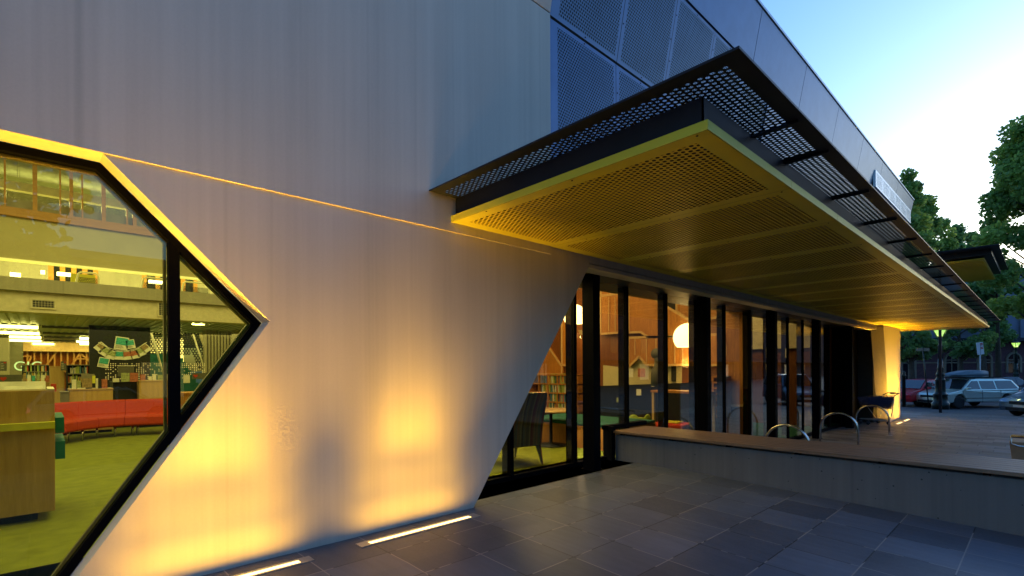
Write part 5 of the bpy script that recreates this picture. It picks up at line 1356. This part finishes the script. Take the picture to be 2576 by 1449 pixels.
# terrace across the street, mirrored in the glazing
plain('facade_dark', (.05, .045, .05), .9)
brow = [(-24, 18, 8.5, 'facade_dark', 'dark'), (-5.5, 18, 8, 'dark_brick', 'brick'), (13, 22, 9, 'facade_dark', 'grey'), (35.5, 26, 9.5, 'dark_brick', 'red brick'), (62, 34, 11, 'facade_dark', 'dull'), (97, 40, 13, 'dark_brick', 'dark brick')]
for i, (x, w_, h_, mat, nm) in enumerate(brow):
    t = thing('shop_house', nm+' two storey shop house across the street, '+('farthest left', 'opposite the arrow window', 'opposite the bench', 'opposite the far glazing', 'past the end of the library', 'far down the road')[i], 'building', (x, -30, z0))
    m = MB(); m.box(0, w_, -3, 0, 0, h_); m.build('wall', mat, t)
    m = MB(); m.box(0, w_, 0, 2.2, 3.0, 3.15); m.build('verandah', 'awning_dark', t)
    for k in range(4):
        a = .8+k*w_/4; m = MB(); m.box(a, a+1.3, 0, .04, 4.0, 5.8); m.build('upper_window', 'window_dark', t)
        m = MB(); m.box(a-.2, a+1.8, 0, .04, .6, 2.6); m.build('shop_window', 'far_window' if (k+i) % 3 == 0 else 'window_dark', t)
    m = MB(); m.box(-.1, w_+.1, -3, .25, h_, h_+.4); m.build('cornice', 'trim_stone', t)
    for k in range(5): m = MB(); m.box(k*(w_-.2)/4, k*(w_-.2)/4+.1, 2.05, 2.15, 0, 3.0); m.build('verandah_post', 'lamp_iron', t)

m = MB()
for k in range(260):
    x, y = rng.uniform(20, 34), rng.uniform(-5, 3)
    if x > 27.4: z = z0+.004
    else: z = GZ+.004
    if x < 25.4 and y > -.3: continue
    a = rng.uniform(0, 6.28); s_ = rng.uniform(.025, .06)
    m.face([(x+s_*math.cos(a+q*1.57), y+s_*.7*math.sin(a+q*1.57), z+rng.uniform(0, .012)) for q in range(4)])
plain('dry_leaf', (.32, .28, .16), .8); tag(m.build('fallen_leaves', 'dry_leaf'), 'small dry leaves scattered over the footpath and road edge', 'leaves', None, 'stuff')
# ================================================================== TREES
def leafmat(name, c1, c2, c3_):
    m, nt, b = newmat(name)
    g = N(nt, 'ShaderNodeNewGeometry'); 
    vc = N(nt, 'ShaderNodeAttribute'); vc.attribute_name = 'tone'
    col = ramp(nt, vc.outputs['Fac'], [(0, c1), (.5, c2), (1, c3_)])
    L(nt, col, b.inputs['Base Color']); b.inputs['Roughness'].default_value = .6
    tl = N(nt, 'ShaderNodeBsdfTranslucent'); br_ = N(nt, 'ShaderNodeMix', data_type='RGBA', blend_type='MULTIPLY'); br_.inputs[0].default_value = 1; br_.inputs[7].default_value = (2.2, 2.1, 1.6, 1); L(nt, col, br_.inputs[6]); L(nt, br_.outputs[2], tl.inputs[0]); mx = N(nt, 'ShaderNodeMixShader'); mx.inputs[0].default_value = .5
    L(nt, b.outputs[0], mx.inputs[1]); L(nt, tl.outputs[0], mx.inputs[2]); L(nt, mx.outputs[0], nt.nodes['Material Output'].inputs[0])
leafmat('leaves', (.08, .15, .045), (.16, .26, .07), (.30, .36, .08))
leafmat('leaves_dark', (.06, .13, .06), (.12, .22, .08), (.22, .32, .09))
plain('bark', (.07, .055, .04), .9, 0, .3, 6)
def tree(label, base, H, Rw, trunk_h, leaf, n, mat='leaves', seed=1, shape=1.0, group=None, trunk_r=.18):
    rg = random.Random(seed); t = thing('plane_tree', label, 'tree', base, 0, group)
    m = MB(); top = Vector((rg.uniform(-.3, .3), rg.uniform(-.3, .3), H*.85)); m.tube([(0, 0, 0), top*.3+Vector((.05, 0, 0)), top*.65, top], [trunk_r*1.2, trunk_r*.9, trunk_r*.5, .03], 9)
    clumps = []
    nl = int(16+H*2.2)
    for k in range(nl):
        u_ = rg.random(); z = trunk_h+(H-trunk_h)*u_
        prof = (math.sin(math.pi*min(1, .12+u_*.86))**.7)*(1-.45*u_*shape)
        a = rg.uniform(0, 2*math.pi); rr = Rw*prof*rg.uniform(.45, 1.0)
        c = Vector((rr*math.cos(a), rr*math.sin(a), z)); clumps.append((c, Rw*rg.uniform(.16, .34)))
        m.tube([(top.x*.8*z/H, top.y*.8*z/H, max(trunk_h*.8, z-rr*.6)), c*.6+Vector((0, 0, z*.4-.1*rr)), c], [trunk_r*.28, trunk_r*.16, .012], 5, caps=False)
    m.build('trunk', 'bark', t)
    me = bpy.data.meshes.new('crown'); vs_, fs_, tone = [], [], []
    tot = sum(r_**2 for _, r_ in clumps)
    for c, r_ in clumps:
        base_t = rg.uniform(.1, .9); k_ = int(n*r_**2/tot)
        for _ in range(k_):
            dv_ = Vector((rg.gauss(0, 1), rg.gauss(0, 1), rg.gauss(0, 1))).normalized()*r_*(rg.random()**.45)
            dv_.z *= .75; p = c+dv_*1.15
            s_ = leaf*rg.uniform(.6, 1.25)
            a = Vector((rg.gauss(0, 1), rg.gauss(0, 1), rg.gauss(0, .5))).normalized(); b_ = a.cross(Vector((rg.gauss(0, 1), rg.gauss(0, 1), rg.gauss(0, 1)))).normalized()
            i0 = len(vs_)
            for q in ((-.5, -.15), (-.1, -.5), (.45, -.25), (.5, .3), (.05, .55), (-.45, .3)): vs_.append(p+a*q[0]*s_+b_*q[1]*s_)
            fs_.append(tuple(range(i0, i0+6))); tone.append(min(1, max(0, base_t*.7+rg.uniform(0, .35))))
    me.from_pydata(vs_, [], fs_); at = me.attributes.new('tone', 'FLOAT', 'FACE'); at.data.foreach_set('value', tone)
    me.materials.append(MATS[mat]); o = bpy.data.objects.new('crown', me); COL.objects.link(o); o.parent = t
    return t
def tree_px(label, x, ytop, s_, halfw, ybot_crown, leaf, n, mat='leaves', seed=1, shape=1.0, group='trees along the street beyond the library'):
    p = atS(x, 930, s_); zt = EYE+(922-ytop)/F*s_; zb = EYE+(922-ybot_crown)/F*s_
    H = zt-z0; return tree(label, (p.x, p.y, z0), H, halfw/F*s_, max(1.0, zb-z0), leaf, n, mat, seed, shape, group)
tree_px('tallest tree of the left row, rising beside the end of the roof', 2290, 440, 46, 70, 820, .26, 9000, 'leaves', 3)
tree_px('second tree of the row, beside the roof end, a little lower', 2325, 500, 50, 62, 820, .26, 8000, 'leaves', 4)
tree_px('rounded tree of the row above the black canopy edge', 2362, 560, 55, 58, 820, .27, 8000, 'leaves', 5)
tree_px('small rounded tree above the second canopy', 2408, 572, 60, 50, 820, .28, 7000, 'leaves_dark', 6)
tree_px('darker tree in the row nearest the aerial mast', 2444, 590, 66, 42, 820, .29, 6000, 'leaves_dark', 7)
tree_px('lowest tree of the row, left of the tall right hand tree', 2474, 628, 62, 40, 820, .28, 6000, 'leaves', 8)
tree_px('tall tree at the right edge, its tip against the pale sky', 2588, 325, 27, 128, 790, .17, 24000, 'leaves', 9, .9)
tree_px('branchy tree crown in front of the pale blue wall at the right edge', 2512, 670, 33, 70, 800, .19, 6500, 'leaves_dark', 11, .4)
tree_px('dark tree under the far end of the canopy, left of the street lamp', 2296, 800, 30, 58, 905, .15, 4200, 'leaves_dark', 12, .2)
tree_px('dark low tree crown right of the street lamp under the canopy', 2420, 790, 33, 66, 895, .16, 4600, 'leaves_dark', 13, .2)
tree_px('dark tree filling the gap between the small canopy and the tall right hand tree', 2478, 700, 38, 60, 870, .18, 6000, 'leaves_dark', 17, .3)
for i, (x, y, H) in enumerate(((-7, -17, 11), (-1.5, -15.5, 9.5), (4.5, -17, 10.5), (12.5, -16.5, 9), (21, -17, 9.5))):
    tree('street tree across the road, '+('far left', 'opposite the arrow window', 'opposite the slanting wall', 'opposite the bike hoops', 'opposite the blade wall')[i], (x, y, GZ), H, 3.4, 2.6, .24, 4200, 'leaves_dark', 30+i, .5, 'street trees across the road')
